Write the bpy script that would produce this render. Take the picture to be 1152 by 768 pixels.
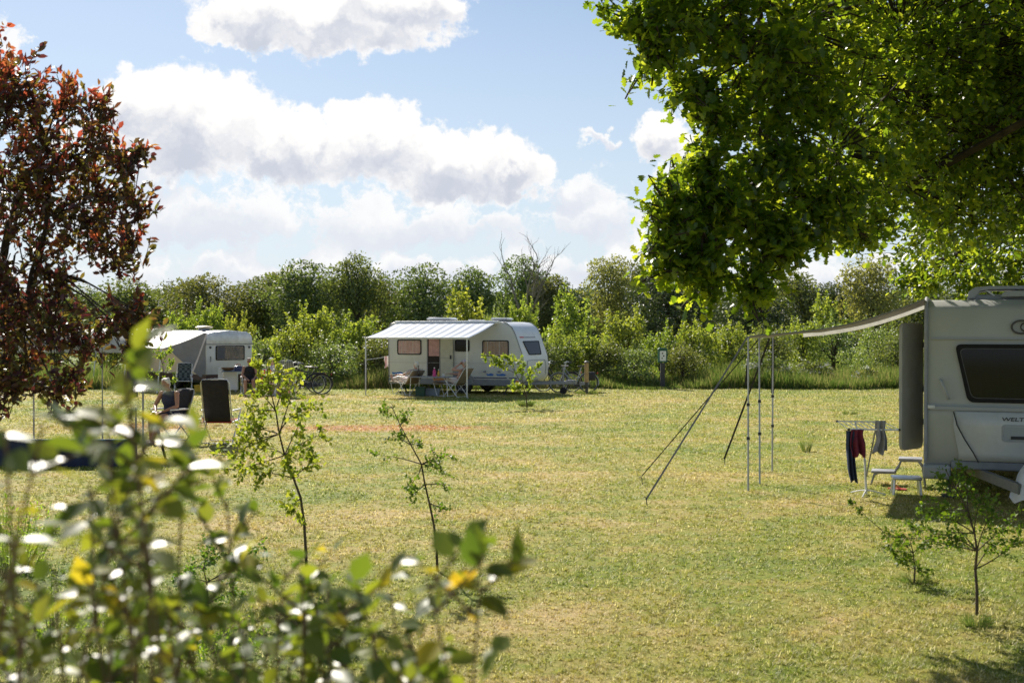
import bpy, bmesh, math, random
import numpy as np
from mathutils import Vector, Matrix, Euler, noise as mnoise

for _o in list(bpy.data.objects):
    bpy.data.objects.remove(_o)
scene = bpy.context.scene
COL = scene.collection
R = math.radians

# ------------------------------------------------------------------ camera
EYE, FPX, HOR = 2.17, 1280.0, 374.0          # eye height, focal length and horizon row of the 1152 px wide photograph
cam_d = bpy.data.cameras.new('camera')
cam = bpy.data.objects.new('camera', cam_d)
COL.objects.link(cam)
cam.location = (0, 0, EYE)
cam.rotation_euler = (R(90) - math.atan((384 - HOR) / FPX), 0, 0)
cam_d.lens = 40.0
cam_d.sensor_width = 36.0
cam_d.clip_start = 0.05
cam_d.clip_end = 3000
cam_d.dof.use_dof = True
cam_d.dof.focus_distance = 16.0
cam_d.dof.aperture_fstop = 3.4
scene.camera = cam

# ------------------------------------------------------------------ sun + sky
SUN_EL, SUN_AZ = R(37.5), math.atan2(-0.40, 0.915)   # azimuth from +Y towards +X
sun_dir = Vector((math.sin(SUN_AZ) * math.cos(SUN_EL), math.cos(SUN_AZ) * math.cos(SUN_EL), math.sin(SUN_EL)))
sun_d = bpy.data.lights.new('sun', 'SUN')
sun_d.energy = 4.8
sun_d.angle = R(0.53)
sun_d.color = (1.0, 0.93, 0.82)
sun = bpy.data.objects.new('sun', sun_d)
COL.objects.link(sun)
sun.rotation_euler = (-sun_dir).to_track_quat('-Z', 'Y').to_euler()
sun.location = sun_dir * 60

scene.view_settings.view_transform = 'Standard'
scene.view_settings.look = 'None'
scene.view_settings.gamma = 1
scene.view_settings.exposure = 0.80
scene.view_settings.use_curve_mapping = False
scene.render.engine = 'CYCLES'
scene.cycles.use_denoising = True
scene.cycles.max_bounces = 8
scene.cycles.transparent_max_bounces = 8
scene.cycles.use_adaptive_sampling = False

world = bpy.data.worlds.new('World')
scene.world = world
world.use_nodes = True
wt = world.node_tree
wt.nodes.clear()


class NG:
    """tiny helper for node graphs"""
    def __init__(s, nt): s.nt = nt
    def n(s, typ, **kw):
        x = s.nt.nodes.new(typ)
        for k, v in kw.items(): setattr(x, k, v)
        return x
    def link(s, a, b): s.nt.links.new(a, b)
    def put(s, sock, v):
        if isinstance(v, bpy.types.NodeSocket): s.nt.links.new(v, sock)
        elif v is not None:
            if hasattr(sock.default_value, '__len__') and not hasattr(v, '__len__'):
                v = (v,) * len(sock.default_value)
            sock.default_value = v
    def math(s, op, a, b=None, c=None, clamp=False):
        x = s.n('ShaderNodeMath', operation=op, use_clamp=clamp)
        s.put(x.inputs[0], a)
        if b is not None: s.put(x.inputs[1], b)
        if c is not None: s.put(x.inputs[2], c)
        return x.outputs[0]
    def mix(s, f, a, b, blend='MIX'):
        x = s.n('ShaderNodeMix', data_type='RGBA', blend_type=blend)
        s.put(x.inputs[0], f); s.put(x.inputs[6], a); s.put(x.inputs[7], b)
        return x.outputs[2]
    def noise(s, vec, scale, detail=4, rough=0.5, dist=0.0):
        x = s.n('ShaderNodeTexNoise')
        if vec is not None: s.link(vec, x.inputs['Vector'])
        x.inputs['Scale'].default_value = scale
        x.inputs['Detail'].default_value = detail
        x.inputs['Roughness'].default_value = rough
        x.inputs['Distortion'].default_value = dist
        return x.outputs['Fac']
    def ramp(s, fac, stops, interp='LINEAR'):
        x = s.n('ShaderNodeValToRGB')
        s.put(x.inputs[0], fac)
        cr = x.color_ramp
        cr.interpolation = interp
        while len(cr.elements) > 1: cr.elements.remove(cr.elements[-1])
        cr.elements[0].position = stops[0][0]; cr.elements[0].color = (*stops[0][1], 1) if len(stops[0][1]) == 3 else stops[0][1]
        for p, c in stops[1:]:
            e = cr.elements.new(p); e.color = (*c, 1)
        return x.outputs[0]
    def maprange(s, v, a, b, c=0.0, d=1.0, smooth=True):
        x = s.n('ShaderNodeMapRange', interpolation_type='SMOOTHSTEP' if smooth else 'LINEAR')
        s.put(x.inputs[0], v); x.inputs[1].default_value = a; x.inputs[2].default_value = b
        x.inputs[3].default_value = c; x.inputs[4].default_value = d
        return x.outputs[0]


def build_sky():
    g = NG(wt)
    sky = g.n('ShaderNodeTexSky', sky_type='NISHITA')
    sky.sun_disc = False
    sky.sun_elevation = SUN_EL
    sky.sun_rotation = SUN_AZ
    sky.altitude = 50
    sky.air_density = 1.0
    sky.dust_density = 0.3
    sky.ozone_density = 1.5
    tc = g.n('ShaderNodeTexCoord')
    sep = g.n('ShaderNodeSeparateXYZ')
    g.link(tc.outputs['Generated'], sep.inputs[0])
    az = g.math('ARCTAN2', sep.outputs[0], sep.outputs[1])
    el = g.math('ARCSINE', sep.outputs[2])
    comb = g.n('ShaderNodeCombineXYZ')
    g.link(az, comb.inputs[0]); g.link(el, comb.inputs[1])
    base = comb.outputs[0]
    # ragged edges: displace the lookup with noise in the sky's own directions
    nz = g.n('ShaderNodeTexNoise'); g.link(base, nz.inputs['Vector'])
    nz.inputs['Scale'].default_value = 26; nz.inputs['Detail'].default_value = 6; nz.inputs['Roughness'].default_value = 0.6
    sub = g.n('ShaderNodeVectorMath', operation='SUBTRACT'); g.link(nz.outputs['Color'], sub.inputs[0]); sub.inputs[1].default_value = (.5, .5, .5)
    scl = g.n('ShaderNodeVectorMath', operation='SCALE'); g.link(sub.outputs[0], scl.inputs[0]); scl.inputs['Scale'].default_value = 0.062
    add = g.n('ShaderNodeVectorMath', operation='ADD'); g.link(base, add.inputs[0]); g.link(scl.outputs[0], add.inputs[1])
    vec = add.outputs[0]
    fine = g.noise(base, 60, 8, 0.62)
    billow = g.noise(vec, 30, 7, 0.58)

    def E(px, py): return ((px - 576) / FPX * 0.99, (HOR - py) / FPX)
    def cloud(ells):
        best = None; vbest = None
        for px, py, rx, ry in ells:
            cx, cy = E(px, py)
            s1 = g.n('ShaderNodeVectorMath', operation='SUBTRACT'); g.link(vec, s1.inputs[0]); s1.inputs[1].default_value = (cx, cy, 0)
            m1 = g.n('ShaderNodeVectorMath', operation='MULTIPLY'); g.link(s1.outputs[0], m1.inputs[0]); m1.inputs[1].default_value = (FPX / rx, FPX / ry, 0)
            ln = g.n('ShaderNodeVectorMath', operation='LENGTH'); g.link(m1.outputs[0], ln.inputs[0])
            d = g.math('SUBTRACT', 1.0, ln.outputs['Value'])
            sp = g.n('ShaderNodeSeparateXYZ'); g.link(m1.outputs[0], sp.inputs[0])
            lowside = g.math('MULTIPLY', g.math('SUBTRACT', 0.42, sp.outputs[1]), g.math('POWER', g.math('MAXIMUM', d, 0.0), 0.6))
            best = d if best is None else g.math('SMOOTH_MAX', best, d, 0.15)
            vbest = lowside if vbest is None else g.math('MAXIMUM', vbest, lowside)
        return best, vbest
    main, mlow = cloud([(215, 150, 120, 66), (330, 168, 95, 46), (425, 165, 90, 50), (505, 184, 112, 46), (578, 196, 50, 30),
                        (372, 36, 165, 46), (450, 22, 90, 34), (285, 48, 75, 30), (750, 160, 38, 36), (0, 12, 52, 24), (165, 130, 50, 42)])
    veil, vlow = cloud([(240, 245, 280, 62), (470, 250, 250, 46), (665, 242, 90, 48), (640, 215, 70, 26), (760, 210, 60, 26), (380, 308, 420, 36),
                        (700, 300, 260, 34), (950, 310, 260, 30), (150, 190, 120, 60), (-150, 150, 220, 120), (685, 155, 30, 9)])
    dm = g.math('ADD', main, g.math('MULTIPLY', g.math('SUBTRACT', fine, 0.5), 0.9))
    dv = g.math('ADD', veil, g.math('MULTIPLY', g.math('SUBTRACT', g.noise(vec, 20, 8, 0.65), 0.54), 3.8))
    m_main = g.maprange(dm, 0.03, 0.26)
    m_veil = g.math('MULTIPLY', g.maprange(dv, 0.02, 0.50), 0.95)
    # high up and behind, scattered cumulus so the light and other views stay believable
    far = g.math('MULTIPLY', g.maprange(g.noise(tc.outputs['Generated'], 3.0, 7, 0.6), 0.52, 0.66), g.maprange(el, 0.30, 0.55, 0, 0.6))
    sky_c = g.mix(1.0, sky.outputs[0], (1.0, 1.0, 1.0, 1), 'MULTIPLY')
    hazel = g.maprange(el, 0.0, 0.34, 0.92, 0.0, False)
    W = 9.0      # radiance of a sunlit cloud before the background strength
    sky_c = g.mix(hazel, sky_c, (W * .74, W * .83, W * .95, 1))
    vs = g.maprange(g.math('ADD', vlow, g.math('MULTIPLY', billow, 0.5)), 0.35, 0.95)
    veil_c = g.mix(vs, (W * 1.06, W * 1.06, W * 1.06, 1), (W * .80, W * .84, W * .93, 1))
    ms = g.maprange(g.math('ADD', mlow, g.math('MULTIPLY', g.math('SUBTRACT', billow, 0.5), 0.9)), 0.16, 0.70)
    main_c = g.mix(ms, (W * 1.12, W * 1.10, W * 1.08, 1), (W * .66, W * .70, W * .80, 1))
    c = g.mix(m_veil, sky_c, veil_c)
    c = g.mix(m_main, c, main_c)
    c = g.mix(far, c, (W, W, W, 1))
    bg = g.n('ShaderNodeBackground')
    g.link(c, bg.inputs[0]); bg.inputs[1].default_value = 0.060
    out = g.n('ShaderNodeOutputWorld'); g.link(bg.outputs[0], out.inputs[0])
build_sky()

# ------------------------------------------------------------------ helpers
def px2x(px, d): return (px - 576) / FPX * d
def dist_of(py, z=0.0): return (EYE - z) * FPX / (py - HOR)       # distance of a point of height z seen in row py
def gp(px, py):                                                   # ground point seen at a pixel
    d = dist_of(py); return Vector((px2x(px, d), d, 0))
def at(px, py, d): return Vector((px2x(px, d), d, EYE - (py - HOR) / FPX * d))
def lin(r, g_, b):
    f = lambda c: (c / 255 / 12.92) if c / 255 <= .04045 else ((c / 255 + .055) / 1.055) ** 2.4
    return (f(r), f(g_), f(b))

USED = {}
def setp(o, label=None, cat=None, group=None, kind=None):
    if label: o['label'] = label
    if cat: o['category'] = cat
    if group: o['group'] = group
    if kind: o['kind'] = kind
    return o
def thing(name, label, cat, loc=(0, 0, 0), rz=0.0, group=None):
    o = bpy.data.objects.new(name, None); COL.objects.link(o)
    o.empty_display_size = 0.2
    o.location = loc; o.rotation_euler = (0, 0, rz)
    return setp(o, label, cat, group)
def copy_thing(src, loc, rz, label, scale=None):
    r_ = src.copy(); COL.objects.link(r_); r_.location = loc; r_.rotation_euler = (0, 0, rz); r_['label'] = label
    if scale: r_.scale = scale
    for ch in src.children:
        c = ch.copy(); COL.objects.link(c); c.parent = r_
        for g2 in ch.children:
            d = g2.copy(); COL.objects.link(d); d.parent = c
    return r_


def frame_from(d):
    d = Vector(d).normalized()
    a = Vector((0, 0, 1)) if abs(d.z) < 0.95 else Vector((1, 0, 0))
    u = d.cross(a).normalized(); v = d.cross(u).normalized()
    return d, u, v

class MB:
    def __init__(s): s.v = []; s.f = []; s.m = []; s.cur = 0
    def add(s, vs, fs):
        o = len(s.v); s.v += [tuple(x) for x in vs]
        for f in fs: s.f.append([i + o for i in f]); s.m.append(s.cur)
        return s
    def box(s, c, size, rz=0.0, M=None):
        x, y, z = [k / 2 for k in size]
        P = [Vector(p) for p in ((-x, -y, -z), (x, -y, -z), (x, y, -z), (-x, y, -z), (-x, -y, z), (x, -y, z), (x, y, z), (-x, y, z))]
        m = M if M is not None else Matrix.Rotation(rz, 3, 'Z')
        return s.add([m @ p + Vector(c) for p in P], [(0, 3, 2, 1), (4, 5, 6, 7), (0, 1, 5, 4), (1, 2, 6, 5), (2, 3, 7, 6), (3, 0, 4, 7)])
    def bar(s, a, b, w, t, up=(0, 0, 1)):
        a, b = Vector(a), Vector(b); d = (b - a).normalized()
        u = d.cross(Vector(up)); u = u.normalized() if u.length > 1e-4 else Vector((1, 0, 0)); v = u.cross(d)
        P = []
        for q in (a, b):
            for i, j in ((-1, -1), (1, -1), (1, 1), (-1, 1)): P.append(q + u * (i * w / 2) + v * (j * t / 2))
        return s.add(P, [(0, 3, 2, 1), (4, 5, 6, 7), (0, 1, 5, 4), (1, 2, 6, 5), (2, 3, 7, 6), (3, 0, 4, 7)])
    def path(s, pts, rad, n=6, cap=True, closed=False):
        pts = [Vector(p) for p in pts]
        if not hasattr(rad, '__len__'): rad = [rad] * len(pts)
        vs = []; fs = []; m = len(pts); u = None
        for i, p in enumerate(pts):
            if closed: d = pts[(i + 1) % m] - pts[i - 1]
            else: d = pts[min(i + 1, m - 1)] - pts[max(i - 1, 0)]
            d = d.normalized() if d.length > 1e-9 else Vector((0, 0, 1))
            if u is None: _, u, _v = frame_from(d)
            u = (u - d * u.dot(d))
            u = u.normalized() if u.length > 1e-6 else frame_from(d)[1]
            w = d.cross(u)
            for k in range(n):
                a = 2 * math.pi * k / n
                vs.append(p + (u * math.cos(a) + w * math.sin(a)) * rad[i])
        for i in range(m if closed else m - 1):
            j = (i + 1) % m
            for k in range(n):
                k2 = (k + 1) % n
                fs.append((i * n + k, i * n + k2, j * n + k2, j * n + k))
        if cap and not closed:
            fs.append(tuple(range(n))[::-1]); fs.append(tuple((m - 1) * n + k for k in range(n)))
        return s.add(vs, fs)
    def tube(s, a, b, r0, r1=None, n=8): return s.path([a, b], [r0, r0 if r1 is None else r1], n)
    def ell(s, c, r, nu=12, nv=8, M=None):
        if not hasattr(r, '__len__'): r = (r, r, r)
        vs = []; fs = []
        for j in range(1, nv):
            t = math.pi * j / nv
            for i in range(nu):
                a = 2 * math.pi * i / nu
                vs.append(Vector((r[0] * math.sin(t) * math.cos(a), r[1] * math.sin(t) * math.sin(a), r[2] * math.cos(t))))
        vs.append(Vector((0, 0, r[2]))); vs.append(Vector((0, 0, -r[2])))
        T, B = len(vs) - 2, len(vs) - 1
        for i in range(nu):
            i2 = (i + 1) % nu
            fs.append((T, i, i2)); fs.append((B, (nv - 2) * nu + i2, (nv - 2) * nu + i))
            for j in range(nv - 2): fs.append((j * nu + i, (j + 1) * nu + i, (j + 1) * nu + i2, j * nu + i2))
        return s.add([(M @ v if M else v) + Vector(c) for v in vs], fs)
    def lathe(s, c, prof, n=16, axis=(0, 0, 1)):
        d, u, w = frame_from(axis)
        vs = []; fs = []
        for r_, z in prof:
            for k in range(n):
                a = 2 * math.pi * k / n
                vs.append(Vector(c) + d * z + (u * math.cos(a) + w * math.sin(a)) * r_)
        for i in range(len(prof) - 1):
            for k in range(n):
                k2 = (k + 1) % n
                fs.append((i * n + k, i * n + k2, (i + 1) * n + k2, (i + 1) * n + k))
        fs.append(tuple(range(n))[::-1]); fs.append(tuple((len(prof) - 1) * n + k for k in range(n)))
        return s.add(vs, fs)
    def prism(s, o, ux, uy, pts, t):
        o, ux, uy = Vector(o), Vector(ux), Vector(uy); nrm = ux.cross(uy).normalized(); m = len(pts)
        A = [o + ux * p[0] + uy * p[1] for p in pts]; B = [a + nrm * t for a in A]
        fs = [tuple(range(m))[::-1], tuple(range(m, 2 * m))]
        for i in range(m): j = (i + 1) % m; fs.append((i, j, m + j, m + i))
        return s.add(A + B, fs)
    def ring(s, o, ux, uy, outer, inner, t):
        """frame: two outlines with the same number of points"""
        o, ux, uy = Vector(o), Vector(ux), Vector(uy); nrm = ux.cross(uy).normalized(); m = len(outer)
        P = []
        for pts in (outer, inner):
            A = [o + ux * p[0] + uy * p[1] for p in pts]; P += A + [a + nrm * t for a in A]
        fs = []
        for i in range(m):
            j = (i + 1) % m
            fs += [(i, j, m + j, m + i), (2 * m + j, 2 * m + i, 3 * m + i, 3 * m + j), (m + i, m + j, 3 * m + j, 3 * m + i), (j, i, 2 * m + i, 2 * m + j)]
        return s.add(P, fs)
    def build(s, name, mats, parent=None, smooth=False, bevel=0.0, label=None, seg=2):
        me = bpy.data.meshes.new(name)
        me.from_pydata(s.v, [], s.f)
        if not isinstance(mats, (list, tuple)): mats = [mats]
        for m in mats: me.materials.append(m)
        if len(mats) > 1: me.polygons.foreach_set('material_index', s.m)
        bm = bmesh.new(); bm.from_mesh(me)
        if bevel:
            ed = [e for e in bm.edges if len(e.link_faces) == 2 and e.calc_face_angle(0) > R(30)]
            bmesh.ops.bevel(bm, geom=ed, offset=bevel, segments=seg, affect='EDGES', profile=0.5)
        bmesh.ops.recalc_face_normals(bm, faces=bm.faces)
        bm.to_mesh(me); bm.free()
        if smooth:
            me.polygons.foreach_set('use_smooth', [True] * len(me.polygons))
            try: me.set_sharp_from_angle(angle=R(38))
            except Exception: pass
        o = bpy.data.objects.new(name, me); COL.objects.link(o)
        if parent: o.parent = parent
        if label: o['label'] = label
        return o

def rrect(x0, y0, x1, y1, r, n=4):
    pts = []
    for cx, cy, a0 in ((x1 - r, y0 + r, -90), (x1 - r, y1 - r, 0), (x0 + r, y1 - r, 90), (x0 + r, y0 + r, 180)):
        for k in range(n + 1):
            a = R(a0 + 90 * k / n); pts.append((cx + r * math.cos(a), cy + r * math.sin(a)))
    return pts
def rpoly(pts, r, n=4):
    out = []; m = len(pts)
    for i in range(m):
        p = Vector(pts[i]); a = (Vector(pts[i - 1]) - p).normalized(); b = (Vector(pts[(i + 1) % m]) - p).normalized()
        p0, p1 = p + a * r, p + b * r
        for k in range(n + 1):
            t = k / n; out.append(tuple(p0 * (1 - t) ** 2 + p * 2 * t * (1 - t) + p1 * t * t))
    return out
def inset(pts, k):
    c = Vector((sum(p[0] for p in pts) / len(pts), sum(p[1] for p in pts) / len(pts)))
    w = max(p[0] for p in pts) - min(p[0] for p in pts); h = max(p[1] for p in pts) - min(p[1] for p in pts)
    return [(c.x + (p[0] - c.x) * (1 - 2 * k / w), c.y + (p[1] - c.y) * (1 - 2 * k / h)) for p in pts]

# ------------------------------------------------------------------ materials
MAT = {}
def pmat(name, col, rough=0.5, metal=0.0, spec=0.5, var=0.08, vscale=6.0, bump=0.0, bscale=60.0, coat=0.0, trans=0.0, alpha=1.0, dirt=None):
    if name in MAT: return MAT[name]
    m = bpy.data.materials.new(name); m.use_nodes = True; nt = m.node_tree; nt.nodes.clear(); g = NG(nt)
    out = g.n('ShaderNodeOutputMaterial'); b = g.n('ShaderNodeBsdfPrincipled')
    tc = g.n('ShaderNodeTexCoord')
    c = (*col, 1)
    nz = g.noise(tc.outputs['Object'], vscale, 6, 0.6)
    dark = tuple(k * (1 - var * 2.5) for k in col) + (1,); lite = tuple(min(1, k * (1 + var * 1.5)) for k in col) + (1,)
    cc = g.mix(g.maprange(nz, 0.3, 0.7, smooth=False), dark, lite)
    if dirt:
        dn = g.maprange(g.noise(tc.outputs['Object'], dirt[1], 8, 0.7), 0.5, 0.75)
        sp = g.n('ShaderNodeSeparateXYZ'); g.link(tc.outputs['Object'], sp.inputs[0])
        low = g.maprange(sp.outputs[2], dirt[2], dirt[3], 1.0, 0.25, False)
        cc = g.mix(g.math('MULTIPLY', g.math('MULTIPLY', dn, low), dirt[4]), cc, (*dirt[0], 1))
    g.link(cc, b.inputs['Base Color'])
    b.inputs['Roughness'].default_value = rough; b.inputs['Metallic'].default_value = metal
    b.inputs['Specular IOR Level'].default_value = spec; b.inputs['Coat Weight'].default_value = coat
    if rough > 0.12:
        g.link(g.maprange(g.noise(tc.outputs['Object'], vscale * 3, 4), 0.2, 0.8, rough * 0.85, min(1, rough * 1.15), False), b.inputs['Roughness'])
    if bump:
        bn = g.n('ShaderNodeBump'); bn.inputs['Strength'].default_value = bump; bn.inputs['Distance'].default_value = 0.01
        g.link(g.noise(tc.outputs['Object'], bscale, 5, 0.6), bn.inputs['Height']); g.link(bn.outputs[0], b.inputs['Normal'])
    res = b.outputs[0]
    if trans:
        t = g.n('ShaderNodeBsdfTranslucent'); g.link(cc, t.inputs[0])
        mx = g.n('ShaderNodeMixShader'); mx.inputs[0].default_value = trans; g.link(res, mx.inputs[1]); g.link(t.outputs[0], mx.inputs[2]); res = mx.outputs[0]
    if alpha < 1:
        t = g.n('ShaderNodeBsdfTransparent'); mx = g.n('ShaderNodeMixShader'); mx.inputs[0].default_value = alpha
        g.link(t.outputs[0], mx.inputs[1]); g.link(res, mx.inputs[2]); res = mx.outputs[0]
    g.link(res, out.inputs[0]); MAT[name] = m
    return m

def leafmat(name, stops, tstops=None, rough=0.45, trans=0.45, spec=0.5, coat=0.0):
    """leaf with per leaf colour; light passes through it"""
    m = bpy.data.materials.new(name); m.use_nodes = True; nt = m.node_tree; nt.nodes.clear(); g = NG(nt)
    out = g.n('ShaderNodeOutputMaterial'); b = g.n('ShaderNodeBsdfPrincipled'); t = g.n('ShaderNodeBsdfTranslucent')
    geo = g.n('ShaderNodeNewGeometry'); oi = g.n('ShaderNodeObjectInfo'); tc = g.n('ShaderNodeTexCoord')
    f = g.math('ADD', g.math('MULTIPLY', geo.outputs['Random Per Island'], 0.75), g.math('MULTIPLY', g.noise(tc.outputs['Object'], 1.3, 3), 0.30))
    c = g.ramp(f, stops)
    hv = g.n('ShaderNodeHueSaturation'); g.link(c, hv.inputs['Color'])
    g.link(g.maprange(oi.outputs['Random'], 0, 1, 0.485, 0.512, False), hv.inputs['Hue'])
    g.link(g.maprange(oi.outputs['Random'], 0, 1, 0.85, 1.15, False), hv.inputs['Value'])
    g.link(hv.outputs[0], b.inputs['Base Color'])
    c2 = g.ramp(f, tstops or [(p, (min(1, k[0] * 2.6), min(1, k[1] * 2.5), k[2] * 0.8)) for p, k in stops])
    hv2 = g.n('ShaderNodeHueSaturation'); g.link(c2, hv2.inputs['Color'])
    g.link(g.maprange(oi.outputs['Random'], 0, 1, 0.485, 0.512, False), hv2.inputs['Hue'])
    g.link(hv2.outputs[0], t.inputs[0])
    b.inputs['Roughness'].default_value = rough; b.inputs['Specular IOR Level'].default_value = spec; b.inputs['Coat Weight'].default_value = coat
    b.inputs['Coat Roughness'].default_value = 0.22
    mx = g.n('ShaderNodeMixShader'); mx.inputs[0].default_value = trans
    g.link(b.outputs[0], mx.inputs[1]); g.link(t.outputs[0], mx.inputs[2]); g.link(mx.outputs[0], out.inputs[0])
    MAT[name] = m
    return m

def lawn_color(g, vec, wide):
    """dry straw and green patches, shared by soil sheet and blades"""
    big = g.noise(vec, 0.16, 6, 0.6, 0.6)
    mid = g.noise(vec, 0.9, 6, 0.65, 0.4)
    fin = g.noise(vec, 9.0, 5, 0.7)
    mp = g.n('ShaderNodeMapping'); g.link(vec, mp.inputs['Vector']); mp.inputs['Scale'].default_value = (0.05, 0.55, 1)
    strip = g.noise(mp.outputs[0], 1.0, 4, 0.6, 0.5)
    k = g.math('ADD', g.math('MULTIPLY', big, 0.8), g.math('MULTIPLY', mid, 0.7))
    k = g.math('ADD', k, g.math('MULTIPLY', strip, 0.5))
    k = g.math('ADD', k, g.math('MULTIPLY', fin, wide))
    k = g.math('ADD', k, g.math('MULTIPLY', g.noise(vec, 3.2, 5, 0.7), 0.46))
    k = g.math('SUBTRACT', k, 1.23 + wide * 0.5 - 0.5)
    col = g.ramp(k, [(0.25, (0.120, 0.180, 0.018)), (0.41, (0.215, 0.240, 0.034)), (0.53, (0.310, 0.278, 0.066)), (0.64, (0.400, 0.318, 0.118)), (0.78, (0.50, 0.360, 0.175))])
    sep = g.n('ShaderNodeSeparateXYZ'); g.link(vec, sep.inputs[0])
    # worn reddish bare stretches, and lusher grass near the shrubs by the camera
    def patch(cx, cy, rx, ry, soft=0.5, amp=1.1):
        a = g.math('DIVIDE', g.math('SUBTRACT', sep.outputs[0], cx), rx); b_ = g.math('DIVIDE', g.math('SUBTRACT', sep.outputs[1], cy), ry)
        r2 = g.math('SQRT', g.math('ADD', g.math('MULTIPLY', a, a), g.math('MULTIPLY', b_, b_)))
        r2 = g.math('ADD', r2, g.math('MULTIPLY', g.math('SUBTRACT', mid, 0.5), amp))
        return g.maprange(r2, 1.0 - soft, 1.0 + soft * 0.4, 1, 0)
    red = g.math('MAXIMUM', patch(-2.9, 25.8, 2.9, 1.0, 0.6, 0.9), g.math('MULTIPLY', patch(-8.4, 26.0, 2.6, 1.7, 1.0, 2.4), 0.8))
    redm = g.math('MULTIPLY', red, g.maprange(g.noise(vec, 4, 6, 0.7), 0.34, 0.54))
    col = g.mix(g.math('MULTIPLY', redm, 0.92), col, (0.42, 0.175, 0.075, 1))
    lush = g.math('MAXIMUM', patch(-3.6, 7.5, 2.6, 3.2), g.math('MULTIPLY', patch(4.6, 8.0, 1.6, 1.8), 0.7))
    col = g.mix(g.math('MULTIPLY', lush, 0.65), col, (0.105, 0.155, 0.018, 1))
    dgr = g.math('MULTIPLY', g.maprange(sep.outputs[1], 38, 43), 0.45)
    col = g.mix(dgr, col, (0.15, 0.20, 0.028, 1))
    return col

def mat_lawn():
    m = bpy.data.materials.new('lawn'); m.use_nodes = True; nt = m.node_tree; nt.nodes.clear(); g = NG(nt)
    out = g.n('ShaderNodeOutputMaterial'); b = g.n('ShaderNodeBsdfPrincipled'); tc = g.n('ShaderNodeTexCoord')
    col = lawn_color(g, tc.outputs['Object'], 0.45)
    nearf = g.n('ShaderNodeSeparateXYZ'); g.link(tc.outputs['Object'], nearf.inputs[0])
    spk = g.math('MULTIPLY', g.maprange(g.noise(tc.outputs['Object'], 24, 6, 0.8), 0.36, 0.66, 0.84, 1.14), g.maprange(g.noise(tc.outputs['Object'], 95, 3, 0.8), 0.38, 0.62, 0.62, 1.30))
    col = g.mix(1.0, col, spk, 'MULTIPLY')
    g.link(col, b.inputs['Base Color']); b.inputs['Roughness'].default_value = 0.8; b.inputs['Specular IOR Level'].default_value = 0.15
    bn = g.n('ShaderNodeBump'); bn.inputs['Strength'].default_value = 0.8; bn.inputs['Distance'].default_value = 0.03
    hh = g.math('ADD', g.noise(tc.outputs['Object'], 26, 6, 0.75), g.noise(tc.outputs['Object'], 3.0, 4))
    g.link(hh, bn.inputs['Height']); g.link(bn.outputs[0], b.inputs['Normal']); g.link(b.outputs[0], out.inputs[0])
    return m
def mat_blades(name='grass_blade', tall=False):
    m = bpy.data.materials.new(name); m.use_nodes = True; nt = m.node_tree; nt.nodes.clear(); g = NG(nt)
    out = g.n('ShaderNodeOutputMaterial'); b = g.n('ShaderNodeBsdfPrincipled'); t = g.n('ShaderNodeBsdfTranslucent')
    tc = g.n('ShaderNodeTexCoord'); geo = g.n('ShaderNodeNewGeometry')
    if tall:
        f = g.math('ADD', g.math('MULTIPLY', geo.outputs['Random Per Island'], 0.5), g.math('MULTIPLY', g.noise(tc.outputs['Object'], 0.35, 4), 0.55))
        col = g.ramp(f, [(0.1, (0.040, 0.075, 0.014)), (0.42, (0.085, 0.140, 0.026)), (0.58, (0.16, 0.20, 0.05)), (0.78, (0.32, 0.26, 0.13))])
    else:
        col = lawn_color(g, tc.outputs['Object'], 0.3)
        col = g.mix(1.0, col, g.maprange(g.noise(tc.outputs['Object'], 22, 3, 0.7), 0.34, 0.66, 0.74, 1.20), 'MULTIPLY')
        col = g.mix(g.math('MULTIPLY', g.maprange(geo.outputs['Random Per Island'], 0.66, 0.9), 0.8), col, (0.76, 0.66, 0.46, 1))
        col = g.mix(g.math('MULTIPLY', g.maprange(geo.outputs['Random Per Island'], 0.22, 0.0), 0.4), col, (0.085, 0.145, 0.020, 1))
    g.link(col, b.inputs['Base Color']); g.link(g.mix(1.0, col, (1.7, 1.8, 1.2, 1), 'MULTIPLY'), t.inputs[0])
    b.inputs['Roughness'].default_value = 0.5; b.inputs['Specular IOR Level'].default_value = 0.25
    mx = g.n('ShaderNodeMixShader'); mx.inputs[0].default_value = 0.40
    g.link(b.outputs[0], mx.inputs[1]); g.link(t.outputs[0], mx.inputs[2]); g.link(mx.outputs[0], out.inputs[0])
    return m

M_LAWN = mat_lawn(); M_BLADE = mat_blades(); M_TALL = mat_blades('tall_grass_blade', True)
def bark(name, col): return pmat(name, col, 0.9, var=0.2, vscale=9, bump=0.8, bscale=30, spec=0.2)
M_BARK = bark('bark_brown', (0.10, 0.075, 0.05)); M_BARKD = bark('bark_dark', (0.055, 0.042, 0.032)); M_BARKG = bark('bark_grey', (0.22, 0.19, 0.155))
M_ALU = pmat('brushed_aluminium', (0.62, 0.63, 0.65), 0.38, 0.85)
M_GREYP = pmat('grey_powder_coat', (0.30, 0.30, 0.31), 0.45)
M_WHITEP = pmat('white_enamel', (0.80, 0.80, 0.79), 0.35, dirt=((0.35, 0.31, 0.24), 3.0, 0.2, 1.5, 0.4))
M_BLACK = pmat('black_plastic', (0.02, 0.02, 0.022), 0.5)
M_RUB = pmat('black_rubber', (0.025, 0.025, 0.026), 0.8, var=0.15)
M_STEELD = pmat('dark_steel', (0.08, 0.08, 0.085), 0.45, 0.6)
M_GLASS = pmat('clear_glass', (0.8, 0.85, 0.85), 0.04, alpha=0.07, spec=0.8, var=0.0)
M_DGLASS = pmat('tinted_acrylic', (0.012, 0.013, 0.015), 0.06, spec=0.22, var=0.0, alpha=0.95)

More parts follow.
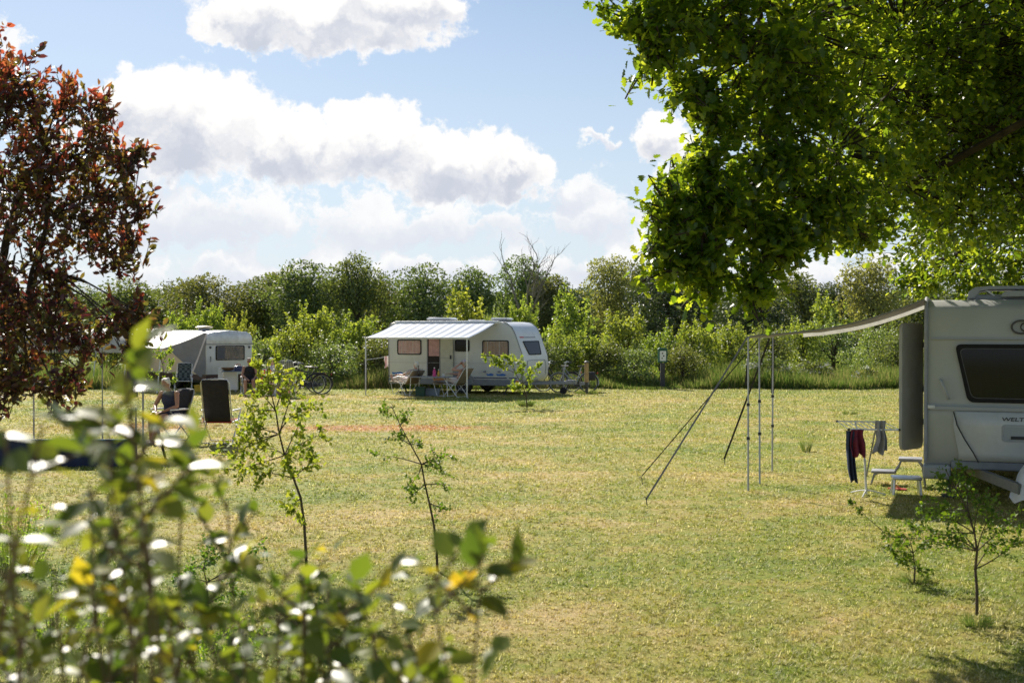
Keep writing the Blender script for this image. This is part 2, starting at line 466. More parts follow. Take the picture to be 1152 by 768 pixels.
# ------------------------------------------------------------------ ground
def sheet(name, x0, x1, y0, y1, z, mat, nx=1, ny=1):
    vs = []; fs = []
    for j in range(ny + 1):
        for i in range(nx + 1):
            vs.append((x0 + (x1 - x0) * i / nx, y0 + (y1 - y0) * j / ny, z))
    for j in range(ny):
        for i in range(nx):
            a = j * (nx + 1) + i; fs.append((a, a + 1, a + nx + 2, a + nx + 1))
    me = bpy.data.meshes.new(name); me.from_pydata(vs, [], fs); me.materials.append(mat)
    o = bpy.data.objects.new(name, me); COL.objects.link(o); return o
o = sheet('ground', -900, 900, -60, 1800, 0, M_LAWN); setp(o, 'mown campsite lawn with green and straw yellow patches', 'lawn', kind='structure')
M_MEADOW = pmat('meadow_soil', (0.17, 0.21, 0.055), 0.9, var=0.15, vscale=0.12, spec=0.1, bump=0.8, bscale=2.0)
o = sheet('meadow', -300, 300, 47.5, 420, 0.02, M_MEADOW); setp(o, 'pale green meadow beyond the hedge', 'meadow', kind='structure')

# ------------------------------------------------------------------ numpy leaf meshes
TM = {  # templates: verts (along, across, up), triangles
    'diamond': ([(0, 0, 0), (.5, .5, .06), (1, 0, -.08), (.5, -.5, .06)], [(0, 1, 2), (0, 2, 3)]),
    'oval': ([(0, 0, 0), (.22, .24, .05), (.55, .30, .06), (1, 0, -.10), (.55, -.30, .06), (.22, -.24, .05), (.5, 0, -.01)],
             [(0, 1, 6), (1, 2, 6), (2, 3, 6), (3, 4, 6), (4, 5, 6), (5, 0, 6)]),
    'lance': ([(0, 0, 0), (.3, .13, .05), (.65, .15, .04), (1, 0, -.14), (.65, -.15, .04), (.3, -.13, .05), (.5, 0, -.02)],
              [(0, 1, 6), (1, 2, 6), (2, 3, 6), (3, 4, 6), (4, 5, 6), (5, 0, 6)]),
    'oak': ([(0, 0, 0), (.18, .10, .01), (.30, .26, .04), (.42, .15, .02), (.58, .36, .05), (.70, .20, .02), (.84, .28, .02), (1, .04, -.07),
             (.86, -.26, .02), (.70, -.18, .02), (.56, -.36, .05), (.42, -.15, .02), (.28, -.25, .04), (.18, -.10, .01), (.52, 0, -.02)],
            [(i, i + 1, 14) for i in range(13)] + [(13, 0, 14)]),
    'blade': ([(0, .5, 0), (0, -.5, 0), (1, 0, 0)], [(0, 1, 2)]),
}
def unit(a): return a / np.maximum(np.linalg.norm(a, axis=1, keepdims=True), 1e-9)
def leaf_arrays(P, D, N, S, tmpl, W=None):
    tv, tf = TM[tmpl]; tv = np.array(tv, float); tf = np.array(tf, int)
    D = unit(D); B = unit(np.cross(D, N)); N2 = np.cross(B, D)
    S = np.asarray(S).reshape(-1, 1); Wd = S if W is None else np.asarray(W).reshape(-1, 1)
    V = (P[:, None, :] + D[:, None, :] * (tv[None, :, 0:1] * S[:, None, :]) + B[:, None, :] * (tv[None, :, 1:2] * Wd[:, None, :])
         + N2[:, None, :] * (tv[None, :, 2:3] * S[:, None, :])).reshape(-1, 3)
    F = (tf[None] + (np.arange(len(P)) * len(tv))[:, None, None]).reshape(-1, 3)
    return V, F
def tri_mesh(name, V, F, mat, parent=None, label=None):
    me = bpy.data.meshes.new(name)
    me.vertices.add(len(V)); me.vertices.foreach_set('co', V.astype(np.float32).ravel())
    me.loops.add(F.size); me.loops.foreach_set('vertex_index', F.astype(np.int32).ravel())
    me.polygons.add(len(F)); me.polygons.foreach_set('loop_start', np.arange(0, F.size, 3, dtype=np.int32))
    me.materials.append(mat); me.update(calc_edges=True); me.validate()
    o = bpy.data.objects.new(name, me); COL.objects.link(o)
    if parent: o.parent = parent
    if label: o['label'] = label
    return o
def leaves(name, P, D, N, S, tmpl, mat, parent=None, W=None, label=None):
    V, F = leaf_arrays(np.asarray(P, float), np.asarray(D, float), np.asarray(N, float), S, tmpl, W)
    return tri_mesh(name, V, F, mat, parent, label)
def rdir(rs, n): return unit(rs.normal(size=(n, 3)))

# ------------------------------------------------------------------ leaf materials
L_OAK = leafmat('oak_leaf', [(0.0, (0.020, 0.048, 0.006)), (0.5, (0.036, 0.076, 0.009)), (1.0, (0.070, 0.115, 0.013))],
                [(0.0, (0.15, 0.26, 0.012)), (0.5, (0.36, 0.50, 0.018)), (0.75, (0.74, 0.82, 0.03)), (1.0, (0.95, 0.96, 0.07))], 0.40, 0.44)
L_BRIGHT = leafmat('bright_shrub_leaf', [(0.0, (0.075, 0.115, 0.026)), (0.5, (0.150, 0.195, 0.044)), (1.0, (0.29, 0.32, 0.10))], None, 0.5, 0.42)
L_MID = leafmat('mid_shrub_leaf', [(0.0, (0.060, 0.088, 0.034)), (0.5, (0.102, 0.132, 0.052)), (1.0, (0.18, 0.20, 0.09))], None, 0.5, 0.38)
L_WILLOW = leafmat('grey_willow_leaf', [(0.0, (0.075, 0.120, 0.045)), (0.5, (0.125, 0.175, 0.075)), (1.0, (0.24, 0.29, 0.16))], None, 0.45, 0.35)
L_FARD = leafmat('woodland_dark_leaf', [(0.0, (0.062, 0.090, 0.042)), (0.5, (0.092, 0.128, 0.054)), (1.0, (0.14, 0.175, 0.072))], None, 0.6, 0.30)
L_DENSE = leafmat('dense_dark_leaf', [(0.0, (0.030, 0.048, 0.026)), (0.5, (0.046, 0.070, 0.036)), (1.0, (0.075, 0.105, 0.052))], None, 0.55, 0.22)
L_FARM = leafmat('woodland_olive_leaf', [(0.0, (0.086, 0.104, 0.044)), (0.5, (0.112, 0.128, 0.056)), (1.0, (0.16, 0.168, 0.078))], None, 0.6, 0.30)
L_FARP = leafmat('woodland_pale_leaf', [(0.0, (0.12, 0.135, 0.060)), (0.5, (0.165, 0.178, 0.082)), (1.0, (0.22, 0.23, 0.115))], None, 0.6, 0.38)
L_SAP = leafmat('sapling_leaf', [(0.0, (0.060, 0.125, 0.014)), (0.5, (0.120, 0.200, 0.020)), (1.0, (0.26, 0.31, 0.035))],
                [(0.0, (0.22, 0.36, 0.03)), (0.5, (0.42, 0.55, 0.04)), (1.0, (0.66, 0.66, 0.06))], 0.55, 0.46, 0.3)
L_SAPD = leafmat('dark_sapling_leaf', [(0.0, (0.035, 0.080, 0.012)), (0.5, (0.07, 0.13, 0.018)), (1.0, (0.14, 0.20, 0.03))], None, 0.55, 0.40, 0.3)
L_PURP = leafmat('purple_leaf', [(0.0, (0.044, 0.017, 0.022)), (0.42, (0.072, 0.026, 0.030)), (0.70, (0.070, 0.066, 0.022)), (1.0, (0.115, 0.042, 0.035))],
                 [(0.0, (0.16, 0.028, 0.035)), (0.42, (0.23, 0.052, 0.04)), (0.70, (0.30, 0.30, 0.035)), (1.0, (0.38, 0.10, 0.04))], 0.38, 0.34)
L_YOUNG = leafmat('young_red_leaf', [(0.0, (0.18, 0.035, 0.02)), (0.5, (0.26, 0.06, 0.03)), (1.0, (0.22, 0.13, 0.03))],
                  [(0.0, (0.50, 0.055, 0.05)), (0.5, (0.60, 0.12, 0.055)), (1.0, (0.50, 0.36, 0.06))], 0.35, 0.46)
L_FG = leafmat('waxy_green_leaf', [(0.0, (0.065, 0.092, 0.024)), (0.55, (0.12, 0.145, 0.045)), (0.84, (0.20, 0.21, 0.06)), (0.95, (0.34, 0.27, 0.03)), (1.0, (0.40, 0.26, 0.02))],
               [(0.0, (0.10, 0.20, 0.015)), (0.55, (0.26, 0.33, 0.02)), (0.80, (0.48, 0.50, 0.03)), (0.90, (0.95, 0.70, 0.03)), (1.0, (0.9, 0.55, 0.03))], 0.36, 0.40, 0.32, 0.0)
L_WEED = leafmat('weed_leaf', [(0.0, (0.08, 0.16, 0.015)), (1.0, (0.18, 0.28, 0.03))], [(0.0, (0.30, 0.48, 0.03)), (1.0, (0.6, 0.75, 0.06))], 0.45, 0.45)
L_WHITE = leafmat('elder_flower', [(0.0, (0.62, 0.62, 0.52)), (1.0, (0.78, 0.77, 0.66))], [(0.0, (0.6, 0.6, 0.5)), (1.0, (0.7, 0.7, 0.6))], 0.7, 0.3)

# ------------------------------------------------------------------ lawn grass blades
def lawn_blades():
    rs = np.random.default_rng(5)
    n = 1050000
    d = 5.6 + (44.2 - 5.6) * rs.random(n) ** 1.75
    x = (rs.random(n) * 2 - 1) * (d * 0.47 + 0.8)
    # tufts: pull blades to random centres
    m = n // 9; ci = rs.integers(0, m, n); cx = x[:m][ci]; cy = d[:m][ci]; k = np.ones(n)
    rad = (0.012 + 0.05 * rs.random(m)[ci] ** 2) * (0.6 + cy * .06); a0 = rs.random(n) * 6.283; cx = cx + np.cos(a0) * rad * rs.random(n); cy = cy + np.sin(a0) * rad * rs.random(n); big = (0.6 + 0.9 * rs.random(m) ** 2)[ci]; ca = rs.random(m)[ci] * 6.283
    x = x * (1 - k) + cx * k; d = d * (1 - k) + cy * k
    S = (0.016 + 0.026 * rs.random(n)) * big * (1 + 0.018 * d); W = (0.0026 + 0.0028 * rs.random(n)) * (0.5 + d / 9)
    patch = np.sin(x * 1.7 + 1.3 * np.sin(d * .9)) * np.sin(d * 1.3 + x * .6)
    S *= 1 + 0.25 * patch
    a = ca + rs.normal(size=n) * 1.1
    lean = 0.3 + rs.random(n) * 1.3
    D = np.stack([np.cos(a) * lean, np.sin(a) * lean, np.full(n, 0.75)], 1)
    N = np.stack([np.cos(a) * .6, np.sin(a) * .6, -np.ones(n)], 1) + rs.normal(size=(n, 3)) * .3
    o = leaves('grass', np.stack([x, d, np.zeros(n)], 1), D, N, S, 'blade', M_BLADE, W=W)
    setp(o, 'short mown grass blades covering the lawn', 'grass', kind='stuff')
lawn_blades()
def long_grass():
    rs = np.random.default_rng(8)
    n = 62000
    x = -21 + 45 * rs.random(n); d = 43.6 + rs.random(n) ** 1.3 * 3.6
    d += 0.35 * np.sin(x * 0.9) + 0.2 * np.sin(x * 2.3)
    hgt = 0.38 + 0.34 * np.sin(x * .7 + 1) * np.sin(x * .23) + 0.25 * np.clip((d - 43.6) / 2, 0, 1)
    S = np.clip(hgt * (0.6 + 0.8 * rs.random(n)), 0.12, 1.1); W = 0.025 + 0.02 * rs.random(n)
    a = rs.random(n) * 6.283; l = 0.08 + 0.35 * rs.random(n)
    D = np.stack([np.cos(a) * l, np.sin(a) * l, np.ones(n)], 1)
    N = np.stack([np.cos(a + 1.57), np.sin(a + 1.57), np.zeros(n)], 1)
    o = leaves('tall_grass', np.stack([x, d, np.zeros(n)], 1), D, N, S, 'blade', M_TALL, W=W)
    setp(o, 'long unmown grass along the foot of the hedge', 'tall grass', kind='stuff')
    # sparse long grass of the meadow further off
    n = 40000
    x = -12 + 55 * rs.random(n); d = 48 + rs.random(n) * 40
    S = 0.3 + 0.4 * rs.random(n); a = rs.random(n) * 6.283
    D = np.stack([np.cos(a) * .3, np.sin(a) * .3, np.ones(n)], 1); N = np.stack([np.cos(a + 1.57), np.sin(a + 1.57), np.zeros(n)], 1)
    o = leaves('meadow_grass', np.stack([x, d, np.zeros(n)], 1), D, N, S, 'blade', M_TALL, W=0.06 + 0.05 * rs.random(n))
    setp(o, 'rough pasture grass in the meadow behind the hedge', 'meadow grass', kind='stuff')
long_grass()
def tuft(px, py, h, rad, n, label, cat='grass tuft', seed=1, mat=None, w=0.012):
    rs = np.random.default_rng(seed); c = gp(px, py)
    a = rs.random(n) * 6.283; r_ = rad * np.sqrt(rs.random(n)) * .5
    P = np.stack([np.cos(a) * r_, np.sin(a) * r_, np.zeros(n)], 1)
    l = 0.05 + rs.random(n) * (rad / h) * 1.2
    D = np.stack([np.cos(a) * l, np.sin(a) * l, np.ones(n)], 1); N = np.stack([-np.sin(a), np.cos(a), np.zeros(n)], 1)
    o = leaves('grass_tuft', P, D, N, h * (0.5 + 0.5 * rs.random(n)), 'blade', mat or M_TALL, W=np.full(n, w)); o.location = c
    setp(o, label, cat, 'uncut grass tufts left on the lawn')
tuft(592, 457, .26, .34, 500, 'grass tuft around the thin sapling in front of the nose of the middle caravan', seed=1, w=.012)
tuft(351, 706, .30, .17, 420, 'lush grass tuft at the foot of the leafy bright green sapling', seed=2, w=.006)
tuft(907, 508, .40, .14, 90, 'tall thin seeding grass tuft left of the clothes dryer', seed=3, w=.007)
tuft(956, 466, .16, .3, 160, 'small low grass tuft far behind the clothes dryer', seed=4)
tuft(660, 443, .22, .6, 500, 'grass tuft around the foot of the wooden bollard', seed=5, w=.014)
tuft(1100, 705, .14, .16, 260, 'grass tuft around the stem of the little tree by the right caravan', seed=6, w=.006)
tuft(1028, 655, .10, .2, 220, 'grass tuft under the low bush near the right caravan', seed=7, w=.006)

# ------------------------------------------------------------------ trees and shrubs at a distance
def crown_pts(rs, n, H, Wd, base, lobes, spiky=0.0, tight=0.8):
    """leaf points on the shells of many uneven lobes; returns points and outward normals"""
    L = []
    for i in range(lobes):
        t = rs.random() ** 0.8
        z = base + (H - base) * (0.12 + 0.80 * t)
        env = math.sqrt(max(0.04, 1 - abs(2 * (t - .45)) ** 2.6 * .82))
        a = rs.random() * 6.283; rr = Wd / 2 * env * (0.25 + 0.62 * rs.random())
        rad = Wd * (0.13 + 0.13 * rs.random()) * (0.75 + .35 * env)
        L.append((rr * math.cos(a), rr * math.sin(a), z, rad, rad * (0.65 + .3 * rs.random())))
    L.append((0, 0, base + (H - base) * .5, Wd * .28, (H - base) * .36))
    top = max(l[2] + l[4] for l in L); kz = (H - base) / (top - base)
    wts = np.array([l[3] * l[4] for l in L]); wts /= wts.sum()
    idx = rs.choice(len(L), n, p=wts); A = np.array(L)[idx]
    u = rdir(rs, n); r_ = tight + (1.04 - tight) * rs.random(n) + np.abs(rs.normal(size=n)) * 0.07
    P = np.stack([A[:, 0] + u[:, 0] * A[:, 3] * r_, A[:, 1] + u[:, 1] * A[:, 3] * r_, A[:, 2] + u[:, 2] * A[:, 4] * r_], 1)
    P[:, 2] = base + (P[:, 2] - base) * kz
    if spiky:
        k = int(n * spiky); m = 26
        top_idx = np.argsort(-P[:, 2])[: n // 3]
        seeds = P[rs.choice(top_idx, m)]
        which = rs.integers(0, m, k); t = rs.random(k)
        lean = rs.normal(size=(m, 2)) * .18; hh = (0.12 + .22 * rs.random(m)) * H
        off = rs.normal(size=(k, 3)) * 0.07 * (1.1 - t)[:, None] * Wd / 3
        P[:k] = seeds[which] + off + np.stack([lean[which, 0] * t * hh[which], lean[which, 1] * t * hh[which], t * hh[which]], 1)
        kz2 = H * 1.04 / P[:, 2].max(); P[:, 2] *= min(1.0, kz2)
    P[:, 2] = np.maximum(P[:, 2], 0.05)
    return P, u, L
def limbs(mb, L, H, r0, base, rs, k=9, zscale=1.0):
    tp = [Vector((0, 0, -.1))]
    for i in range(1, 6):
        tp.append(Vector((rs.normal() * .02 * H, rs.normal() * .02 * H, (base + (H - base) * .62) * i / 5)))
    mb.path(tp, [r0 * (1 - .15 * i) for i in range(6)], 7)
    for l in L[:k]:
        s0 = tp[2 + int(rs.integers(0, 3))]; e = Vector((l[0], l[1], l[2]))
        m_ = s0.lerp(e, .5) + Vector((0, 0, -.04 * H + .02 * H * rs.normal()))
        mb.path([s0, m_, e], [r0 * .38, r0 * .24, r0 * .07], 5)
def far_tree_mesh(seed, H, Wd, base, n, leaf, mat, lobes=22, spiky=0.0, bk=None, tight=.8, tname='tree', droop=0.0, flowers=0):
    rs = np.random.default_rng(seed)
    P, u, L = crown_pts(rs, n, H, Wd, base, lobes, spiky, tight)
    D = unit(u * .5 + rs.normal(size=(n, 3)) * .7 + np.array([0, 0, -droop])); N = unit(u + rs.normal(size=(n, 3)) * .55)
    root = thing(tname, 'x', 'tree')
    leaves('crown', P, D, N, leaf * (0.6 + .8 * rs.random(n)), 'diamond', mat, root, W=leaf * (0.45 + .35 * rs.random(n)))
    mb = MB(); limbs(mb, L, H, Wd * .035 + .03, base, rs, 10)
    mb.build('trunk', bk or M_BARK, root, smooth=True)
    if flowers:
        q = P[np.argsort(P[:, 1] - .4 * P[:, 2] + rs.random(n) * .8)[: n // 3]]
        cs = q[rs.choice(len(q), flowers)]
        PP = np.repeat(cs, 16, 0) + rs.normal(size=(flowers * 16, 3)) * [.09, .09, .03]
        k = len(PP)
        leaves('blossom', PP, rdir(rs, k), np.tile([0, -.4, 1.0], (k, 1)) + rs.normal(size=(k, 3)) * .3, np.full(k, .07), 'diamond', L_WHITE, root)
    return root
FT = {}
def ft(kind):
    """one prototype of each kind is made when first asked for; the first placement uses it"""
    spec = dict(
        oakd=(11, 10, 9.0, 1.6, 8200, .34, L_FARD, 26), oakm=(12, 10, 8.4, 1.4, 7800, .33, L_FARM, 26), round=(13, 10, 8.0, 3.2, 6200, .34, L_FARD, 30),
        birch=(14, 10, 5.6, 1.4, 6000, .28, L_FARP, 24), olive=(15, 10, 7.4, 1.2, 7200, .33, L_FARM, 20), dense=(16, 10, 9.5, 0.8, 8600, .32, L_DENSE, 24),
        pale=(17, 10, 7.2, 1.0, 7000, .30, L_FARP, 26),
        sbright=(21, 3, 2.9, .15, 4600, .115, L_BRIGHT, 16, .22), smid=(22, 3, 3.1, .12, 4800, .11, L_MID, 16, .10), swillow=(23, 3, 3.2, .2, 5200, .10, L_WILLOW, 18, .12),
        sspike=(24, 3, 2.3, .3, 3600, .115, L_BRIGHT, 12, .40), slow=(25, 2, 2.6, .05, 3600, .10, L_MID, 14, .1), syoung=(26, 3, 1.9, .5, 2300, .12, L_BRIGHT, 10, .3))[kind]
    tn = 'woodland_tree' if kind in ('oakd', 'oakm', 'round', 'birch', 'olive', 'dense', 'pale') else 'hedge_shrub'
    return far_tree_mesh(*spec[:8], spiky=spec[8] if len(spec) > 8 else 0.0, tname=tn, tight=.62 if kind in ('round', 'birch', 'swillow', 'sspike', 'syoung') else .8, bk=M_BARKG if kind == 'birch' else M_BARKD if tn == 'woodland_tree' else M_BARK)
def plant_tree(kind, px, top, d, wpx, label, group, cat='tree', rz=None):
    if 45 < d < 53 and px > 595 and kind in ('sbright', 'sspike', 'smid') and top < 365: top += 13
    H = EYE + (HOR - top) * d / FPX
    spec_h, spec_w = dict(oakd=(10, 9), oakm=(10, 8.4), round=(10, 8), birch=(10, 5.6), olive=(10, 7.4), dense=(10, 9.5), pale=(10, 7.2), sbright=(3, 2.9), smid=(3, 3.1),
                          swillow=(3, 3.2), sspike=(3, 2.3), slow=(2, 2.6), syoung=(3, 1.9))[kind]
    sz = H / spec_h; sx = (wpx * (1.14 if d > 100 else 1.08) * d / FPX) / spec_w
    loc = (px2x(px, d), d, 0); rr = rz if rz is not None else (px * 0.37) % 6.28
    if kind not in FT:
        o = ft(kind); FT[kind] = o; o.location = loc; o.rotation_euler = (0, 0, rr); o.scale = (sx, sx, sz); o['label'] = label
    else: o = copy_thing(FT[kind], loc, rr, label, (sx, sx, sz))
    o['group'] = group; o['category'] = cat
    return o
GW = 'woodland trees across the meadow'
for a in [
    ('oakm', -60, 318, 128, 100, 'olive tree furthest left in the far tree line, behind the purple shrub'),
    ('dense', 10, 322, 120, 100, 'dense dark tree glimpsed through the lower twigs of the purple shrub'),
    ('oakd', 82, 320, 125, 90, 'dark broad tree in the far line beside the edge of the purple shrub'),
    ('oakd', 146, 312, 118, 92, 'fresh green domed tree just right of the purple shrub, low in the tree line'),
    ('oakm', 196, 315, 128, 78, 'olive rounded tree between two domed trees above the vintage caravan awning'),
    ('oakm', 238, 308, 120, 80, 'yellowish olive tree standing right above the vintage caravan roof'),
    ('olive', 290, 317, 124, 72, 'brownish narrow tree in a dip of the tree line left of the tall green oak'),
    ('oakd', 345, 292, 118, 88, 'tall broad green oak with a stepped top left of the airy round crown'),
    ('olive', 318, 304, 132, 70, 'pale tree rising behind the left shoulder of the tall green oak'),
    ('round', 403, 284, 114, 62, 'airy dark tree with a separate rounded head above the hedge'),
    ('oakm', 440, 314, 124, 60, 'low olive tree between the airy round crown and the dark oak over the awning'),
    ('oakd', 474, 296, 114, 78, 'dark full oak straight above the striped awning of the middle caravan'),
    ('round', 528, 299, 118, 66, 'open crowned tree over the roof hatch of the middle caravan'),
    ('oakd', 588, 288, 120, 76, 'dark oak directly behind the bare dead branches'),
    ('olive', 622, 310, 116, 50, 'narrow brownish tree at the right foot of the dead branches'),
    ('dense', 650, 324, 128, 62, 'low tree in the notch of the tree line right of the middle caravan'),
    ('birch', 684, 286, 112, 48, 'slender pale birch with feathery top beside the notch in the tree line'),
    ('oakm', 716, 294, 120, 66, 'fresh olive tree between the pale birch and the very dark tree'),
    ('dense', 752, 300, 104, 96, 'very dark dense tree under the left tip of the overhanging oak'),
    ('oakm', 792, 296, 122, 64, 'lighter tree rising behind the right side of the very dark tree'),
    ('dense', 846, 318, 112, 84, 'dark tree seen under the lowest hanging oak sprays'),
    ('oakm', 900, 304, 118, 70, 'olive tree behind the tips of the hanging oak sprays above the awning poles'),
    ('dense', 940, 318, 116, 64, 'low dark tree between the hanging sprays and the pale grey-green tree'),
    ('pale', 984, 290, 108, 70, 'pale grey green tree with a pointed head above the awning, left of the right caravan'),
    ('oakd', 1040, 312, 122, 70, 'dark tree in the far line just where the right caravan starts'),
    ('dense', 1102, 310, 124, 90, 'dense tree behind the roof hatch of the right caravan'),
    ('oakm', 1172, 308, 124, 90, 'olive tree furthest right in the far tree line behind the right caravan'),
]: plant_tree(*a, GW)
# the far off wood behind the first line, one mass
def woodland():
    rs = np.random.default_rng(77); n = 70000
    x = -85 + 175 * rs.random(n); top = 6.6 + 1.1 * np.sin(x * .21) + .8 * np.sin(x * .53 + 2)
    z = top * rs.random(n) ** .75; d = 150 + 10 * np.sin(x * .1) + rs.random(n) * 16 - 3 * np.sqrt(np.clip(z / top, 0, 1)) + 2.2 * np.sin(x * 1.1 + z * .6)
    P = np.stack([x, d, z], 1)
    o = leaves('woodland', P, rdir(rs, n), unit(np.array([[0, -.8, .5]]) + rs.normal(size=(n, 3)) * .5), .5 + .4 * rs.random(n), 'diamond', L_FARD, W=.4 + .3 * rs.random(n))
    setp(o, 'dark wood forming one mass behind the front trees', 'woodland', kind='stuff')
woodland()
def dead_tree():
    rs = random.Random(4); root = thing('dead_tree', 'bare dead tree with pale forked branches sticking out above the tree line', 'tree', (px2x(592, 100), 100, 0))
    mb = MB()
    def br(p, d, L, r_, lv):
        pts = [p]; q = p.copy(); dd = d.copy()
        for i in range(5):
            dd = (dd + Vector((rs.gauss(0, .16), rs.gauss(0, .1), rs.gauss(0.02, .08)))).normalized(); q = q + dd * L / 5; pts.append(q.copy())
        mb.path(pts, [r_ * (1 - .14 * i) for i in range(6)], 5)
        if lv < 3:
            for i in range(2, 6):
                for s in range(1 if lv else 2):
                    a = rs.uniform(-1, 1); br(pts[i], (dd + Vector((a, rs.uniform(-.4, .4), .15 + .4 * rs.random()))).normalized(), L * rs.uniform(.34, .5), r_ * .42, lv + 1)
    br(Vector((0, 0, 0)), Vector((-.04, 0, 1)), 6.6, .16, 0)
    br(Vector((-.3, 0, 3.2)), Vector((-.42, 0, 1)), 5.2, .12, 1)
    br(Vector((.1, 0, 3.2)), Vector((.45, 0, 1)), 5.0, .11, 1)
    br(Vector((0, 0, 4.0)), Vector((.12, 0, 1)), 4.9, .11, 1)
    mb.build('trunk', M_BARKG, root, smooth=True)
dead_tree()
GH = 'shrubs of the hedge along the lawn'
for a in [
    ('smid', -20, 372, 47, 90, 'mid green hedge shrub furthest left behind the navy windbreak'),
    ('smid', 60, 368, 48, 90, 'mid green hedge shrub half hidden by the purple leaves'),
    ('sbright', 128, 352, 49, 70, 'fresh green shrub showing between purple sprig and awning'),
    ('sbright', 205, 340, 50, 62, 'bright shrub above the canopy of the vintage caravan'),
    ('sspike', 238, 338, 50, 48, 'spiky bright shrub peeping over the yellow roof dome of the vintage caravan'),
    ('sspike', 266, 352, 48, 40, 'loose light shrub touching the right edge of the vintage caravan'),
    ('swillow', 296, 372, 46, 66, 'grey green shrub behind the seated woman in black'),
    ('sbright', 330, 355, 47, 76, 'yellow green shrub right behind the striped garden chair'),
    ('sspike', 358, 342, 49, 58, 'tall spiky shrub with erect shoots over the black bicycle'),
    ('swillow', 378, 376, 46, 84, 'wide silvery green willow bush right of the black bicycle'),
    ('sspike', 408, 352, 48, 60, 'upright light shrub left of the awning edge of the middle caravan'),
    ('smid', 428, 378, 46, 70, 'darker shrub behind the drying towels'),
    ('smid', 470, 368, 49, 60, 'green shrub hidden behind the rear of the middle caravan'),
    ('syoung', 522, 320, 56, 54, 'vivid yellow green young tree above the middle caravan roof'),
    ('swillow', 556, 338, 52, 40, 'pale leafy shrub behind the white roof dome of the middle caravan'),
    ('sspike', 590, 334, 51, 46, 'thin upright shrub above the nose of the middle caravan'),
    ('sbright', 632, 352, 47, 62, 'bright shrub immediately right of the middle caravan nose'),
    ('smid', 612, 380, 46, 60, 'low green shrub behind the bicycle on the drawbar'),
    ('sbright', 664, 350, 47, 60, 'bright shrub behind the wooden bollard'),
    ('syoung', 640, 322, 60, 52, 'taller loose green tree behind the bushes right of the middle caravan'),
    ('sspike', 702, 332, 48, 66, 'tall shrub of silvery shoots left of the green sign box'),
    ('smid', 684, 382, 46, 56, 'dark low shrub between bollard and sign box'),
    ('swillow', 716, 384, 45.5, 62, 'grey leaved low shrub just left of the sign box post'),
    ('sbright', 742, 348, 49, 62, 'yellow green shrub standing above the green sign box'),
    ('sbright', 780, 338, 49, 66, 'broad sunlit shrub right of the sign box'),
    ('smid', 768, 386, 46, 60, 'shaded low shrub right beside the sign box'),
    ('sbright', 822, 340, 50, 66, 'light green shrub seen behind the tops of the awning straps'),
    ('smid', 862, 352, 52, 70, 'mid green tall shrub behind the three awning poles'),
    ('sspike', 902, 358, 54, 54, 'slim upright shrub beyond the awning poles'),
    ('swillow', 940, 352, 55, 70, 'feathery shrub beneath the middle of the awning'),
    ('syoung', 926, 326, 62, 50, 'conical yellow green young tree above the awning cloth'),
    ('swillow', 986, 356, 50, 66, 'silvery willow shrub next to the open caravan door'),
    ('smid', 1012, 372, 48, 56, 'green shrub partly behind the open caravan door'),
    ('smid', 1056, 364, 52, 80, 'hedge shrub hidden behind the right caravan'),
    ('slow', 888, 406, 45.5, 44, 'low orange tinged bush behind the clothes dryer side of the lawn'),
    ('slow', 846, 412, 45.5, 56, 'low rounded bush between the awning poles'),
]: plant_tree(*a, GH, 'shrub')
for i, (px, top, w, lb) in enumerate([(856, 396, 54, 'elder bush with flat white blossom right behind the awning poles'), (972, 414, 40, 'low bush with white blossom beside the open caravan door'),
                                      (898, 420, 34, 'small white flowering bush at the foot of the hedge'), (918, 400, 46, 'white blossoming bush in the gap of the hedge')]):
    d = 45.2 + .3 * i; H = EYE + (HOR - top) * d / FPX; w_ = w * d / FPX
    o = far_tree_mesh(60 + i, max(.5, H), w_, .08, 1900, .10, L_MID, 12, .1, M_BARK, .7, 'flowering_bush', flowers=[22, 26, 26, 16][i])
    o.location = (px2x(px, d), d, 0); setp(o, lb, 'bush', 'white flowering bushes')

# ------------------------------------------------------------------ detailed woody plants
def grow(rng, mb, p, d, L, r_, lv, maxlv, anchors, up=.05, wob=.18, nch=(3, 5), shrink=.6, steps=6, spread=.9, start=.3, sides=5):
    pts = [p.copy()]; dirs = [d.copy()]; q = p.copy(); dd = d.copy()
    for i in range(steps):
        dd = (dd + Vector((rng.gauss(0, wob), rng.gauss(0, wob), rng.gauss(up, wob * .7)))).normalized(); q = q + dd * (L / steps); pts.append(q.copy()); dirs.append(dd.copy())
    mb.path(pts, [r_ * (1 - .72 * i / steps) for i in range(steps + 1)], sides if lv < maxlv else 4)
    if lv < maxlv:
        for c in range(rng.randint(*nch)):
            t = start + (1 - start) * (c + rng.random()) / nch[1]; t = min(t, .99); i = min(int(t * steps), steps - 1)
            a = rng.uniform(0, 6.283); _, u, v = frame_from(dirs[i])
            nd = (dirs[i] * .7 + (u * math.cos(a) + v * math.sin(a)) * spread).normalized()
            grow(rng, mb, pts[i].lerp(pts[i + 1], t * steps - i), nd, L * shrink * rng.uniform(.7, 1.2) * (1.15 - .4 * t), r_ * .45, lv + 1, maxlv, anchors, up, wob * 1.1, nch, shrink, steps, spread, .15, sides)
    if lv >= maxlv - 1:
        for i in range(1, steps + 1): anchors.append((pts[i], dirs[i], lv))
